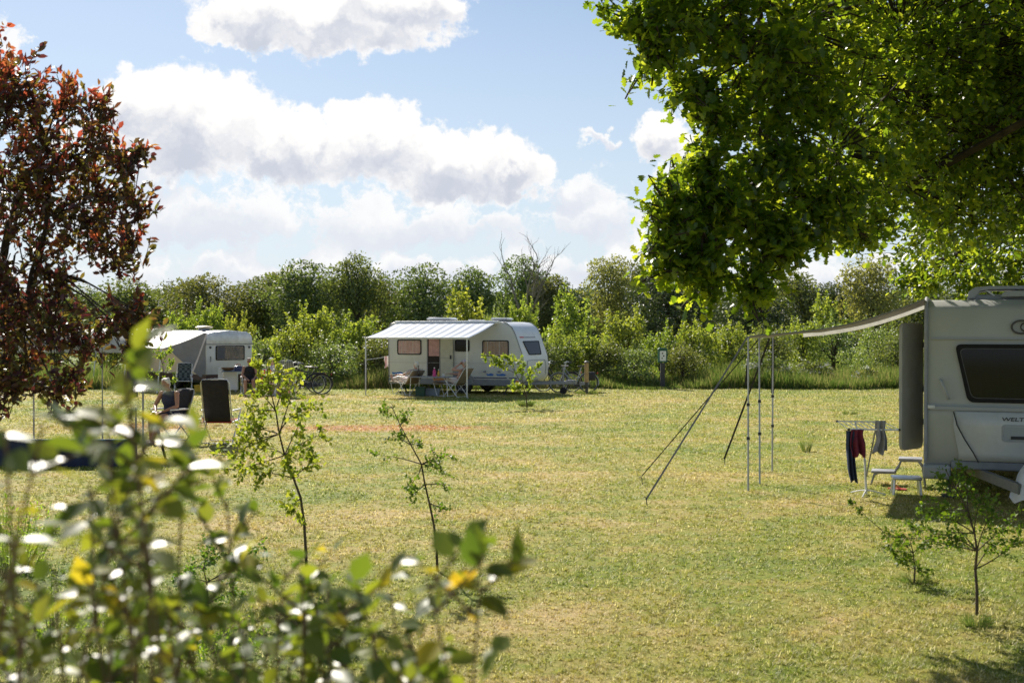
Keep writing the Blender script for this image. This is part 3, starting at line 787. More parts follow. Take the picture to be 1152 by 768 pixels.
def leaves_at(name, anchors, rs, per, size, tmpl, mat, parent, spread=.02, wfac=None, up=.35, label=None, out=.9):
    P = []; D = []; N = []
    for p, d, lv in anchors:
        for k in range(per):
            v = rs.normal(size=3); v /= np.linalg.norm(v); dd = np.array(d) * .5 + v * out
            P.append(np.array(p) + rs.normal(size=3) * spread); D.append(dd); N.append(np.array([0, 0, 1]) * up * 3 + rs.normal(size=3) * .8)
    n = len(P); s = size * (0.6 + .7 * rs.random(n))
    return leaves(name, P, D, N, s, tmpl, mat, parent, W=None if wfac is None else s * wfac, label=label)

def sapling(base, trunk_px, arms, d, seed, per, size, mat, label, tname='sapling', r0=.014, sub=(3, 4), Ls=.28, tufty=True, group=None):
    """trunk and arms follow the photo's outline at the plant's own distance, with depth of their own"""
    rng = random.Random(seed); rs = np.random.default_rng(seed)
    b = gp(*base); d0 = b.y
    root = thing(tname, label, 'young tree', tuple(b), 0, group)
    def loc(px, py, dy=0): return at(px, py, d0 + dy) - b
    mb = MB(); anchors = []
    tp = [Vector((0, 0, -.03))] + [loc(px, py, rng.gauss(0, .03)) for px, py in trunk_px]
    mb.path(tp, [r0 * (1 - .75 * i / (len(tp) - 1)) for i in range(len(tp))], 6)
    mb2 = MB()
    for i in range(len(tp) // 2, len(tp)): anchors.append((tp[i], Vector((0, 0, 1)), 1))
    for (t, px, py, dy) in arms:
        s0 = tp[min(t, len(tp) - 1)]; e = loc(px, py, dy); L = (e - s0).length
        mid = s0.lerp(e, .5) + Vector((rng.gauss(0, .04), rng.gauss(0, .05), rng.gauss(.03, .03))) * (L * 2)
        pts = []
        for k in range(7):
            u = k / 6; pts.append(s0 * (1 - u) ** 2 + mid * 2 * u * (1 - u) + e * u * u)
        mb2.path(pts, [r0 * .45 * (1 - .75 * k / 6) for k in range(7)], 5)
        for k in range(2, 7):
            dd = (pts[k] - pts[k - 1]).normalized(); anchors.append((pts[k], dd, 1))
            for _ in range(rng.randint(0, 2) if k < 6 else 2):
                a = rng.uniform(0, 6.283); _, uu, vv = frame_from(dd)
                grow(rng, mb2, pts[k], (dd * .6 + (uu * math.cos(a) + vv * math.sin(a)) * .9).normalized(), Ls * rng.uniform(.4, 1.0), r0 * .18, 1, 1, anchors, .05, .15, steps=5)
    mb.build('trunk', M_BARK, root, smooth=True); mb2.build('branches', M_BARK, root, smooth=True)
    leaves_at('foliage', anchors, rs, per, size, 'oval', mat, root, spread=.012)
    return root

# ------------------------------------------------------------------ middle caravan (white tourer with striped awning)
M_CARA = pmat('cream_white_panel', (0.66, 0.66, 0.63), 0.35, var=0.03, vscale=2, dirt=((0.33, 0.31, 0.25), 2.2, .3, 2.4, .35))
M_CARAL = pmat('white_panel', (0.76, 0.77, 0.78), 0.30, var=0.03, vscale=2, dirt=((0.35, 0.33, 0.28), 2.2, .3, 2.4, .3))
M_SKIRT = pmat('grey_skirt', (0.22, 0.235, 0.26), 0.45)
M_NAVYS = pmat('navy_stripe', (0.02, 0.035, 0.12), 0.4)
M_BLUES = pmat('blue_decal', (0.03, 0.16, 0.52), 0.4)
M_REDS = pmat('red_decal', (0.55, 0.05, 0.04), 0.4)
M_AMBER = pmat('amber_lens', (0.85, 0.25, 0.02), 0.2)
M_PINKC = pmat('pink_curtain', (0.62, 0.36, 0.34), 0.9, var=0.1)
M_TANC = pmat('tan_curtain', (0.40, 0.24, 0.16), 0.9, var=0.1)
M_INT = pmat('dark_interior', (0.030, 0.022, 0.018), 0.9)
M_FRAME = pmat('dark_window_rubber', (0.018, 0.017, 0.017), 0.75, spec=.2)
def stripe_mat(name, a, b, sc, axis=0):
    m = bpy.data.materials.new(name); m.use_nodes = True; nt = m.node_tree; nt.nodes.clear(); g = NG(nt)
    out = g.n('ShaderNodeOutputMaterial'); bb = g.n('ShaderNodeBsdfPrincipled'); t = g.n('ShaderNodeBsdfTranslucent'); tc = g.n('ShaderNodeTexCoord')
    sp = g.n('ShaderNodeSeparateXYZ'); g.link(tc.outputs['Object'], sp.inputs[0])
    v = g.math('FRACT', g.math('MULTIPLY', g.math('ADD', sp.outputs[axis], 10.0), sc))
    wv = g.maprange(g.math('ABSOLUTE', g.math('SUBTRACT', v, 0.5)), 0.20, 0.30)
    c = g.mix(wv, (*a, 1), (*b, 1)); g.link(c, bb.inputs[0]); g.link(c, t.inputs[0]); bb.inputs['Roughness'].default_value = .6
    mx = g.n('ShaderNodeMixShader'); mx.inputs[0].default_value = .25; g.link(bb.outputs[0], mx.inputs[1]); g.link(t.outputs[0], mx.inputs[2]); g.link(mx.outputs[0], out.inputs[0])
    return m
M_AWN2 = stripe_mat('striped_awning_cloth', (0.40, 0.46, 0.56), (0.26, 0.34, 0.49), 4.2)

def pane_set(root, o, ux, uy, pts, kind='curtain', cmat=None, name='window', fr=.035, flip=False):
    """window = frame with curtain and glass as its pieces; plane given by origin and axes"""
    o, ux, uy = Vector(o), Vector(ux).normalized(), Vector(uy).normalized(); nrm = ux.cross(uy).normalized()
    mb = MB(); inn = inset(pts, fr); mb.ring(o + nrm * .002, ux, uy, pts, inn, .022)
    w = mb.build(name, M_FRAME, root)
    if kind == 'curtain':
        mb = MB(); x0 = min(p[0] for p in inn); x1 = max(p[0] for p in inn); y0 = min(p[1] for p in inn); y1 = max(p[1] for p in inn)
        k = max(24, int((x1 - x0) * 60)); vs = []; fs = []
        for i in range(k + 1):
            x = x0 + (x1 - x0) * i / k; zz = .006 + .0075 * math.sin(x * 42) + .002 * math.sin(x * 97)
            for y in (y0 + .01, y1 - .01): vs.append(o + ux * x + uy * y + nrm * zz)
        for i in range(k): fs.append((2 * i, 2 * i + 2, 2 * i + 3, 2 * i + 1))
        mb.add(vs, fs); mb.build('curtain', cmat, w, smooth=True)
    elif kind == 'dark':
        mb = MB(); mb.prism(o + nrm * .003, ux, uy, inset(pts, fr * .7), .003); mb.build('backing', M_INT, w)
    mb = MB(); mb.prism(o + nrm * (.016 if kind == 'curtain' else .010), ux, uy, inset(pts, fr * .6), .004); mb.build('pane', M_GLASS if kind == 'curtain' else M_DGLASS, w)
    return w
def wheel(root, c, r_, w, axis, capmat=None):
    mb = MB(); mb.lathe(c, [(r_ * .62, -w / 2), (r_ * .93, -w / 2), (r_, -w * .3), (r_, w * .3), (r_ * .93, w / 2), (r_ * .62, w / 2)], 22, axis)
    wobj = mb.build('wheel', M_RUB, root, smooth=True)
    mb = MB(); mb.lathe(c, [(r_ * .12, -w * .42), (r_ * .55, -w * .46), (r_ * .63, -w * .52), (r_ * .63, w * .52), (r_ * .55, w * .46), (r_ * .12, w * .42)], 22, axis)
    mb.build('rim', capmat or M_ALU, wobj, smooth=True)
    return wobj

def middle_caravan():
    root = thing('caravan', 'white touring caravan with blue decals and pink curtains beneath the striped awning', 'caravan', (-4.51, 41.5, 0), R(-24))
    W = 2.3
    prof = [(0.02, .42), (5.20, .42), (5.33, .62), (5.36, 1.0), (5.33, 1.32), (5.05, 2.08), (4.92, 2.32), (4.72, 2.48), (4.45, 2.55), (.30, 2.56), (.08, 2.50), (0.0, 2.30)]
    mb = MB(); mb.prism((0, W, 0), (1, 0, 0), (0, 0, 1), prof, W)
    mb.build('body', M_CARA, root, smooth=True, bevel=.05, seg=3)
    mb = MB(); mb.prism((0.03, W - .03, 0), (1, 0, 0), (0, 0, 1), [(0.05, .24), (5.02, .24), (5.26, .55), (5.2, .60), (0.0, .60), (0, .3)], W - .06 + .055)
    # skirt built as thin band just proud of both sides
    mb = MB()
    for y in (-.012, W + .002): mb.box((2.57, y + .005, .43), (5.1, .012, .20))
    mb.box((2.57, W / 2, .36), (5.0, W - .1, .10))
    mb.build('skirt', M_SKIRT, root)
    # front end: lighter moulded cap with locker lid
    nx = Vector((5.05 - 5.33, 0, 2.08 - 1.32)).normalized()
    def frontp(y, s): return Vector((5.335, y, 1.32)) + nx * s
    mb = MB()
    def cap(prof2, y0, y1): 
        vs = []; fs = []
        for i, (x, z) in enumerate(prof2):
            for y in (y0, y1): vs.append((x, y, z))
        for i in range(len(prof2) - 1): fs.append((2 * i, 2 * i + 1, 2 * i + 3, 2 * i + 2))
        return vs, fs
    cp = [(5.215, .46), (5.345, .62), (5.375, 1.0), (5.345, 1.32), (5.065, 2.085), (4.935, 2.335), (4.735, 2.495), (4.60, 2.535)]
    mb.add(*cap(cp, .04, W - .04)); mb.build('front_panel', M_CARAL, root, smooth=True)
    mb = MB()
    for yy in (.035, W - .035): mb.path([(x - .005, yy, z) for x, z in cp], .016, 6)
    mb.path([(.03, .0, .62), (.0, -.0, 2.3), (.1, .0, 2.515), (.32, .0, 2.57), (4.6, .0, 2.56)], .016, 6)
    mb.build('trim_rail', M_GREYP, root, smooth=True)
    mb = MB(); mb.path([(5.372, .30, .68), (5.392, .30, .98), (5.372, .34, 1.18), (5.372, .6, 1.2), (5.372, 1.7, 1.2), (5.372, 1.96, 1.18), (5.392, 2.0, .98), (5.372, 2.0, .68)], .009, 5)
    mb.build('locker_seam', M_SKIRT, root)
    out = Vector((nx.z, 0, -nx.x))
    def fo(y, s): return frontp(y, s) + out * .012
    pts = rpoly([(.42, .58), (.60, .06), (1.70, .06), (1.88, .58)], .06)
    fw = pane_set(root, fo(0, 0), (0, 1, 0), nx, pts, 'dark', None, 'front_window', .03)
    # towels/pale things behind the front window, drawn curtain ends
    mb = MB(); mb.prism(fo(0, 0) + out * .006, (0, 1, 0), nx, [(.95, .50), (1.18, .40), (1.22, .22), (1.42, .12), (1.60, .12), (1.66, .50), (1.42, .53)], .003); mb.build('curtain', M_CARAL, fw)
    mb = MB(); mb.prism(frontp(0, 0) + nx * .70 + out * .014, (0, 1, 0), nx, rrect(.30, .0, .66, .05, .02), .003); mb.build('decal', M_REDS, root)
    mb = MB(); mb.prism(frontp(0, 0) + nx * .70 + out * .014, (0, 1, 0), nx, rrect(.70, .0, 1.7, .045, .02), .003); mb.build('decal', pmat('grey_decal', (.35, .35, .40), .5), root)
    # side wall, y = 0 faces the camera
    n = (1, 0, 0); z = (0, 0, 1); o = (0, -.002, 0)
    pane_set(root, o, n, z, rrect(.38, 1.37, 1.37, 1.92, .07), 'curtain', M_PINKC)
    pane_set(root, o, n, z, rrect(3.80, 1.34, 4.82, 1.90, .07), 'curtain', M_TANC)
    w = pane_set(root, o, n, z, rrect(2.73, 1.50, 3.30, 1.92, .06), 'dark')
    mb = MB(); mb.box((3.02, -.008, 1.64), (.42, .004, .16)); mb.build('curtain', M_TANC, w)
    # door opening with curtain, inner dark room; lower half door closed with dark screen
    mb = MB(); mb.prism((0, -.004, 0), n, z, rrect(1.62, .56, 2.14, 2.02, .05), .006); dr = mb.build('doorway', M_INT, root)
    mb = MB(); k = 26; vs = []; fs = []
    for i in range(k + 1):
        x = 1.68 + .42 * i / k
        for zz in (1.33, 1.98): vs.append((x, -.022 - .006 * math.sin(x * 60), zz))
    for i in range(k): fs.append((2 * i, 2 * i + 2, 2 * i + 3, 2 * i + 1))
    mb.add(vs, fs); mb.build('curtain', M_PINKC, dr, smooth=True)
    mb = MB(); 
    for x in (1.62, 2.13): mb.box((x, -.018, 1.28), (.03, .03, 1.48))
    mb.box((1.875, -.018, 2.03), (.54, .03, .03)); mb.build('frame', M_GREYP, dr)
    # door leaf folded flat open to the right
    mb = MB(); mb.prism((0, -.055, 0), n, z, rrect(2.18, .55, 2.68, 2.02, .06), .035); dl = mb.build('door', pmat('cream_door', (.56, .54, .42), .5, var=.04), root, bevel=.008)
    mb = MB(); mb.box((2.60, -.105, 1.30), (.05, .03, .14)); mb.build('handle', M_BLACK, dl)
    mb = MB(); mb.box((2.43, -.094, 1.27), (.46, .006, .012)); mb.build('seam', M_GREYP, dl)
    # stripes and decals on the lower wall
    mb = MB()
    for x0, x1 in ((.02, 1.55), (2.75, 3.35), (3.45, 4.75), (4.83, 5.13)): mb = MB(); mb.box(((x0 + x1) / 2, -.012, .585), (x1 - x0, .006, .035)); mb.build('stripe', M_NAVYS, root)
    for x0, x1 in ((.15, .62), (1.05, 1.42), (3.95, 4.25), (4.33, 4.72)):
        mb = MB(); mb.prism((0, -.010, 0), n, z, [(x0, .735), (x0 + .04, .66), (x1 - .05, .66), (x1, .71), (x1 - .12, .745), (x0 + .3 * (x1 - x0), .715)], .006)
        mb.build('decal', M_BLUES, root)
    mb = MB(); mb.box((2.6, -.010, 1.09), (5.1, .004, .010)); mb.build('seam', pmat('panel_seam', (.45, .45, .44), .6), root)
    for x in (3.9, 4.45): mb = MB(); mb.box((x, -.03, .80), (.08, .05, .06)); mb.build('vent', M_SKIRT, root)
    mb = MB(); mb.box((5.14, -.015, .47), (.10, .03, .06)); mb.build('side_lamp', M_AMBER, root, bevel=.01)
    # roof hatches
    for x, y, wx, wy, h, m_ in ((1.75, .9, 1.0, .6, .15, M_CARAL), (4.15, .9, .66, .55, .13, M_CARAL), (3.0, 1.2, .5, .5, .07, M_CARAL)):
        mb = MB(); mb.box((x, y, 2.56 + h * .3), (wx * .85, wy * .85, h * .6)); hb = mb.build('roof_hatch', M_SKIRT if h > .1 else m_, root, bevel=.01)
        mb = MB(); mb.prism((0, y + wy / 2, 0), (1, 0, 0), (0, 0, 1), [(x - wx / 2, 2.56 + h * .75), (x - wx * .4, 2.56 + h * 1.1), (x + wx * .4, 2.56 + h * 1.0), (x + wx / 2, 2.56 + h * .65), (x + wx / 2, 2.56 + h * .5), (x - wx / 2, 2.56 + h * .55)], wy)
        mb.build('lid', m_, hb, bevel=.02, smooth=True)
    wheel(root, (3.0, .16, .33), .33, .19, (0, 1, 0)); wheel(root, (3.0, W - .16, .33), .33, .19, (0, 1, 0))
    mb = MB(); mb.prism((0, -.014, 0), n, z, [(2.50, .36), (2.58, .62), (2.78, .78), (3.22, .78), (3.42, .62), (3.50, .36), (3.38, .36), (3.3, .56), (3.16, .68), (2.84, .68), (2.70, .56), (2.62, .36)], .03)
    mb.build('wheel_arch', M_SKIRT, root, bevel=.008)
    mb = MB(); mb.prism((0, -.004, 0), n, z, [(2.62, .3), (2.70, .56), (2.84, .68), (3.16, .68), (3.3, .56), (3.38, .3)], .004); mb.build('wheel_well', M_BLACK, root)
    mb = MB(); mb.bar((.2, .5, .34), (5.2, .5, .34), .06, .12); mb.bar((.2, 1.8, .34), (5.2, 1.8, .34), .06, .12)
    mb.bar((5.1, .55, .38), (6.75, W / 2 - .04, .42), .07, .10); mb.bar((5.1, 1.75, .38), (6.75, W / 2 + .04, .42), .07, .10)
    mb.box((6.7, W / 2, .44), (.35, .12, .14)); mb.build('drawbar', M_GREYP, root, bevel=.008)
    mb = MB(); mb.tube((6.35, W / 2 + .12, .22), (6.35, W / 2 + .12, .95), .028); mb.path([(6.35, W / 2 + .12, .95), (6.35, W / 2 + .05, 1.0), (6.35, W / 2 - .07, 1.0)], .012, 6)
    jw = mb.build('jockey_wheel', M_GREYP, root, smooth=True)
    mb = MB(); mb.lathe((6.35, W / 2 + .12, .12), [(.03, -.045), (.12, -.04), (.12, .04), (.03, .045)], 16, (0, 1, 0)); mb.build('tyre', M_RUB, jw, smooth=True)
    for x, y in ((4.75, .25), (4.9, 2.05), (.4, .25), (.4, 2.05)):
        mb = MB(); mb.bar((x, y, .40), (x - .22 if x > 2 else x + .22, y, .02), .06, .03); mb.box((x - .22 if x > 2 else x + .22, y, .015), (.16, .14, .02)); mb.build('corner_steady', M_STEELD, root)
    return root
CAR2 = middle_caravan()
def awning2():
    root = thing('caravan_awning', 'pale blue striped sun canopy stretched out over the reclining couple', 'awning', (-4.51, 41.5, 0), R(-24))
    nx, ny = 60, 16; vs = []; fs = []
    for j in range(ny + 1):
        v = j / ny
        for i in range(nx + 1):
            u = i / nx; x = .42 + 3.93 * u ; y = -.03 - 2.28 * v
            z = 2.53 - .54 * v - .035 * math.sin(math.pi * v) - .012 * math.sin(u * math.pi * 22) * math.sin(math.pi * v) ** .5 - .02 * math.sin(math.pi * u) * v
            vs.append((x, y, z))
    for j in range(ny):
        for i in range(nx): a = j * (nx + 1) + i; fs.append((a, a + 1, a + nx + 2, a + nx + 1))
    mb = MB(); mb.add(vs, fs); mb.build('canopy', M_AWN2, root, smooth=True)
    mb = MB(); mb.box((2.385, -2.32, 1.985), (3.98, .045, .06)); mb.build('front_rail', M_WHITEP, root, bevel=.008)
    mb = MB(); mb.box((2.4, -.07, 2.535), (4.15, .11, .10)); mb.build('cassette', M_WHITEP, root, bevel=.02)
    for x in (.44, 4.33):
        mb = MB(); mb.tube((x, -2.30, 0), (x, -2.30, 1.96), .024); mb.box((x, -2.30, .01), (.10, .08, .02)); mb.build('pole', M_ALU, root, smooth=True)
        mb = MB(); mb.bar((x, -2.30, 1.96), (x + .02, -.05, 2.44), .03, .02); mb.build('rafter', M_ALU, root)
    mb = MB(); mb.add([(.42, -2.30, 1.97), (.42, -2.0, 2.0), (.42, -.06, 2.50), (.42, -.06, 2.36)], [(0, 1, 2, 3)]); mb.build('side_flap', pmat('grey_canvas', (.25, .25, .27), .8), root)
awning2()

# ------------------------------------------------------------------ right caravan in the shade of the oak
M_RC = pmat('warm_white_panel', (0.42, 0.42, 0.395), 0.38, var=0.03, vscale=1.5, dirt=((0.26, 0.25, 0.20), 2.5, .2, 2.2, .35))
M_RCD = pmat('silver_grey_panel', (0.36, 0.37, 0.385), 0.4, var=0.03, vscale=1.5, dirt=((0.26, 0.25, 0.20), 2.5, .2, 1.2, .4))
RCF = Vector((5.40, 14.9, 0)); RCR = R(-21.7)
def text_mesh(name, s, size, mat, parent, o, ux, uy, ext=.002, shear=0.0, xs=1.0):
    cu = bpy.data.curves.new(name, 'FONT'); cu.body = s; cu.size = size; cu.extrude = ext; cu.shear = shear; cu.offset = size * .012
    tmp = bpy.data.objects.new(name + '_tmp', cu); COL.objects.link(tmp)
    bpy.context.view_layer.update()
    me = bpy.data.meshes.new_from_object(tmp.evaluated_get(bpy.context.evaluated_depsgraph_get()))
    bpy.data.objects.remove(tmp); bpy.data.curves.remove(cu)
    ux, uy = Vector(ux).normalized(), Vector(uy).normalized(); n_ = ux.cross(uy)
    for v in me.vertices: v.co = Vector(o) + ux * v.co.x * xs + uy * v.co.y + n_ * v.co.z
    me.materials.clear(); me.materials.append(mat); me.name = name
    ob = bpy.data.objects.new(name, me); COL.objects.link(ob); ob.parent = parent
    return ob
def right_caravan():
    root = thing('caravan', 'pale caravan at the right edge with dark front window and its door standing open', 'caravan', tuple(RCF), RCR)
    W, L = 2.3, 6.4
    # profile in (back, up)
    prof = [(.06, .42), (-.03, .62), (-.05, 1.15), (.0, 1.22), (.03, 2.06), (.05, 2.30), (.10, 2.50), (.26, 2.60), (L - .2, 2.60), (L, 2.45), (L, .42)]
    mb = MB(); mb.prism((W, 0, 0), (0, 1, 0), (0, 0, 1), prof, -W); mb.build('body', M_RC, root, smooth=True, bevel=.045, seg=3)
    # lower wraparound corner fairing and skirt
    for x in (.0, W):
        mb = MB(); s = -1 if x == 0 else 1
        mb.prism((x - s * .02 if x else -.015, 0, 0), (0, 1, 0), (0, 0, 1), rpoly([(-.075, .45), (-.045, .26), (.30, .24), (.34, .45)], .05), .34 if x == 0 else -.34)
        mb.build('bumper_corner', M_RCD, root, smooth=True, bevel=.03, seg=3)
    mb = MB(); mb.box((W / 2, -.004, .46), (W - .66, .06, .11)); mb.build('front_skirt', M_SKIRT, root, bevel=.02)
    mb = MB(); vs = []; q = [(-.040, .52), (-.052, .62), (-.066, .95), (-.070, 1.15)]
    for y, z in q: vs += [(.36 if z > .9 else .42, y, z), (W - (.36 if z > .9 else .42), y, z)]
    mb.add(vs, [(2 * i, 2 * i + 1, 2 * i + 3, 2 * i + 2) for i in range(3)]); gl = mb.build('locker_lid', pmat('pale_grey_lid', (.56, .57, .59), .35, var=.03, dirt=((0.26, 0.25, 0.20), 2.5, .2, 1.2, .35)), root, smooth=True); md = gl.modifiers.new('t', 'SOLIDIFY'); md.thickness = .012; md.offset = 0  # lid in a paler tone than the body panels around it
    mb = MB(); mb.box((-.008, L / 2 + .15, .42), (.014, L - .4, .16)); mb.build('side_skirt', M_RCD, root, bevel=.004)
    # vertical awning rail on the front left corner, roof edge rail
    mb = MB(); mb.path([(.02, -.052, .47), (.02, -.075, 1.15), (.02, -.028, 1.25), (.02, .004, 2.06), (.02, .03, 2.34), (.02, .10, 2.55), (.02, .28, 2.625), (.02, L - .2, 2.625)], .024, 8)
    mb.build('awning_rail', M_GREYP, root, smooth=True)
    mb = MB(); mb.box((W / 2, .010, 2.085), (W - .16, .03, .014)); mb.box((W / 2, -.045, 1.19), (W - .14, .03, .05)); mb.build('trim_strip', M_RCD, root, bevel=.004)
    # gas locker lid seams
    mb = MB()
    for s in (0, 1):
        f = (lambda x: x) if s == 0 else (lambda x: W - x)
        mb.path([(f(.36), -.078, 1.15), (f(.40), -.078, .98), (f(.49), -.070, .80), (f(.60), -.064, .62), (f(.66), -.055, .50)], .007, 5)
    mb.build('locker_seam', M_BLACK, root)
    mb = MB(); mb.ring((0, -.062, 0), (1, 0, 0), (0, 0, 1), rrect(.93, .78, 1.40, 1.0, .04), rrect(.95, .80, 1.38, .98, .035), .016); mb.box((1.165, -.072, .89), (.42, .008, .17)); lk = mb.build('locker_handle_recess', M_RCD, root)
    mb = MB(); mb.box((1.12, -.084, .835), (.16, .014, .04)); mb.build('badge', M_BLACK, root, bevel=.004)
    # the writing on the locker lid, cut by the edge of the photograph
    text_mesh('lettering', 'WELTB', .068, M_BLACK, root, (.93, -.0790, 1.045), (1, 0, 0), (0, 0, 1), .001, .12, 1.45)
    # emblem: dark ring around a C shape
    mb = MB(); c = Vector((1.16, .012, 2.24)); 
    mb.ring(c, (1, 0, 0), (0, 0, 1), [(math.cos(a) * .125, math.sin(a) * .095) for a in [k * math.tau / 32 for k in range(32)]], [(math.cos(a) * .098, math.sin(a) * .070) for a in [k * math.tau / 32 for k in range(32)]], .012)
    mb.path([c + Vector((.062 * math.cos(a) + .055, -.012, .052 * math.sin(a))) for a in [R(40 + 280 * k / 14) for k in range(15)]], .010, 6)
    mb.build('emblem', pmat('dark_brown_emblem', (.045, .035, .03), .4), root)
    pts = rpoly([(.37, 2.02), (.53, 1.27), (1.77, 1.27), (1.93, 2.02)], .09, 6)
    slope = Vector((0, .03, .84)).normalized()
    fw = pane_set(root, (0, -.006, 0), (1, 0, 0), (0, 0, 1), pts, 'dark', None, 'front_window', .055)
    mb = MB(); mb.ring((0, -.030, 0), (1, 0, 0), (0, 0, 1), inset(pts, .052), inset(pts, .062), .004); mb.build('seal_line', M_STEELD, fw)
    # curtain ends and blind faintly seen behind the tinted window
    mb = MB()
    for x0, x1 in ((.56, .70), (.84, .90), (1.50, 1.68)): mb.box(((x0 + x1) / 2, -.0145, 1.66), (x1 - x0, .003, .62))
    mb.build('curtain', pmat('grey_curtain', (.22, .22, .22), .9), fw)
    mb = MB(); mb.path([(.20, -.02, 1.56), (.215, -.075, 1.53), (.26, -.095, 1.42), (.29, -.07, 1.33), (.30, -.03, 1.31)], .018, 8); mb.build('grab_handle', M_RCD, root, smooth=True)
    mb = MB(); mb.path([(W - .20, -.02, 1.56), (W - .215, -.075, 1.53), (W - .26, -.095, 1.42), (W - .29, -.07, 1.33), (W - .30, -.03, 1.31)], .018, 8); mb.build('grab_handle', M_RCD, root, smooth=True)
    # corner lamp
    mb = MB(); mb.box((.09, -.062, 1.205), (.09, .03, .045)); mb.build('marker_lamp', M_WHITEP, root, bevel=.01)
    # side: doorway and open door hinged at y = .75
    mb = MB(); mb.prism((-.004, 1.40, 0), (0, -1, 0), (0, 0, 1), rrect(0, .55, .62, 2.32, .08), .006); mb.build('doorway', M_INT, root)
    ang = R(155)
    hy = .74; dv = Vector((-math.sin(R(25)), -math.cos(R(25)), 0)); 
    mb = MB(); mb.prism((-.03, hy, 0), dv, (0, 0, 1), rrect(0, .59, .60, 2.30, .09), .05); dr = mb.build('door', pmat('grey_door_liner', (.40, .39, .37), .5, var=.04), root, bevel=.012, smooth=True)
    nn = dv.cross(Vector((0, 0, 1)))
    mb = MB(); mb.ring(Vector((-.03, hy, 0)) + nn * .052, dv, (0, 0, 1), rrect(.03, .62, .57, 2.27, .08), rrect(.045, .635, .555, 2.255, .07), .004); mb.build('seal', M_BLACK, dr)
    mb = MB(); mb.prism(Vector((-.03, hy, 0)) + nn * .052, dv, (0, 0, 1), rrect(.44, 1.33, .54, 1.50, .045), .014); mb.build('handle', M_BLACK, dr)
    mb = MB(); mb.box(Vector((-.03, hy, 0)) + dv * .3 + nn * .053 + Vector((0, 0, 1.30)), (.5, .006, .008), M=Matrix((dv, nn, Vector((0, 0, 1)))).transposed()); mb.build('seam', M_BLACK, dr)
    for zz in (.95, 1.40, 2.0):
        mb = MB(); mb.tube((-.022, hy, zz - .04), (-.022, hy, zz + .04), .016); mb.build('hinge', M_BLACK, root)
    pane_set(root, (-.002, 3.2, 0), (0, -1, 0), (0, 0, 1), rrect(0, 1.35, 1.0, 2.0, .08), 'dark')
    pane_set(root, (-.002, 5.6, 0), (0, -1, 0), (0, 0, 1), rrect(0, 1.35, 1.0, 2.0, .08), 'dark')
    # roof hatch raised, second lid in front of it
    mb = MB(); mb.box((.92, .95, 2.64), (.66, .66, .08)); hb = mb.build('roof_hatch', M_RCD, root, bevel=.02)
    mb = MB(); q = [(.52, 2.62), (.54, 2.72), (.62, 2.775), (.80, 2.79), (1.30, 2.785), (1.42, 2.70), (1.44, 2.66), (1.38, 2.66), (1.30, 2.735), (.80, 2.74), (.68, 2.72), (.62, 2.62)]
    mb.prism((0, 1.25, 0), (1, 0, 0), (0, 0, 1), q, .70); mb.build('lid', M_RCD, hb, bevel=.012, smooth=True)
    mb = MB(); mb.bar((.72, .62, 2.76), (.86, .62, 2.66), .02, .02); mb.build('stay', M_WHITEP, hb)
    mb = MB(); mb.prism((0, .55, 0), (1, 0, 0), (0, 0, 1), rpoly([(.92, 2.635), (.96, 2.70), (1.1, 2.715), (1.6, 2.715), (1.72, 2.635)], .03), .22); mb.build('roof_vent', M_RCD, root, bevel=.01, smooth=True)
    # running gear
    wheel(root, (.20, 2.9, .34), .34, .2, (1, 0, 0)); wheel(root, (W - .20, 2.9, .34), .34, .2, (1, 0, 0))
    for x in (.30, W - .30):
        mb = MB(); mb.bar((x, .45, .36), (x, .28, .03), .06, .03); mb.box((x, .28, .018), (.18, .18, .03)); mb.build('corner_steady', M_STEELD, root)
    mb = MB(); mb.bar((.55, .6, .34), (W / 2 - .05, -1.45, .36), .07, .12); mb.bar((W - .55, .6, .34), (W / 2 + .05, -1.45, .36), .07, .12)
    mb.bar((.5, .6, .36), (.5, 6.2, .36), .07, .12); mb.bar((W - .5, .6, .36), (W - .5, 6.2, .36), .07, .12)
    mb.build('drawbar', pmat('galvanised_steel', (.20, .20, .19), .6, .5), root, bevel=.006)
    mb = MB(); mb.tube((W / 2 + .14, -1.15, .2), (W / 2 + .14, -1.15, .75), .03); mb.build('jockey_wheel', M_GREYP, root)
    mb = MB(); mb.lathe((W / 2 + .14, -1.15, .11), [(.03, -.045), (.11, -.04), (.11, .04), (.03, .045)], 16, (0, 1, 0)); mb.build('jockey_tyre', M_RUB, root, smooth=True)
    return root
CAR3 = right_caravan()
def rc(x, y, z=0):  # right caravan's frame to world
    return RCF + Matrix.Rotation(RCR, 3, 'Z') @ Vector((x, y, z))
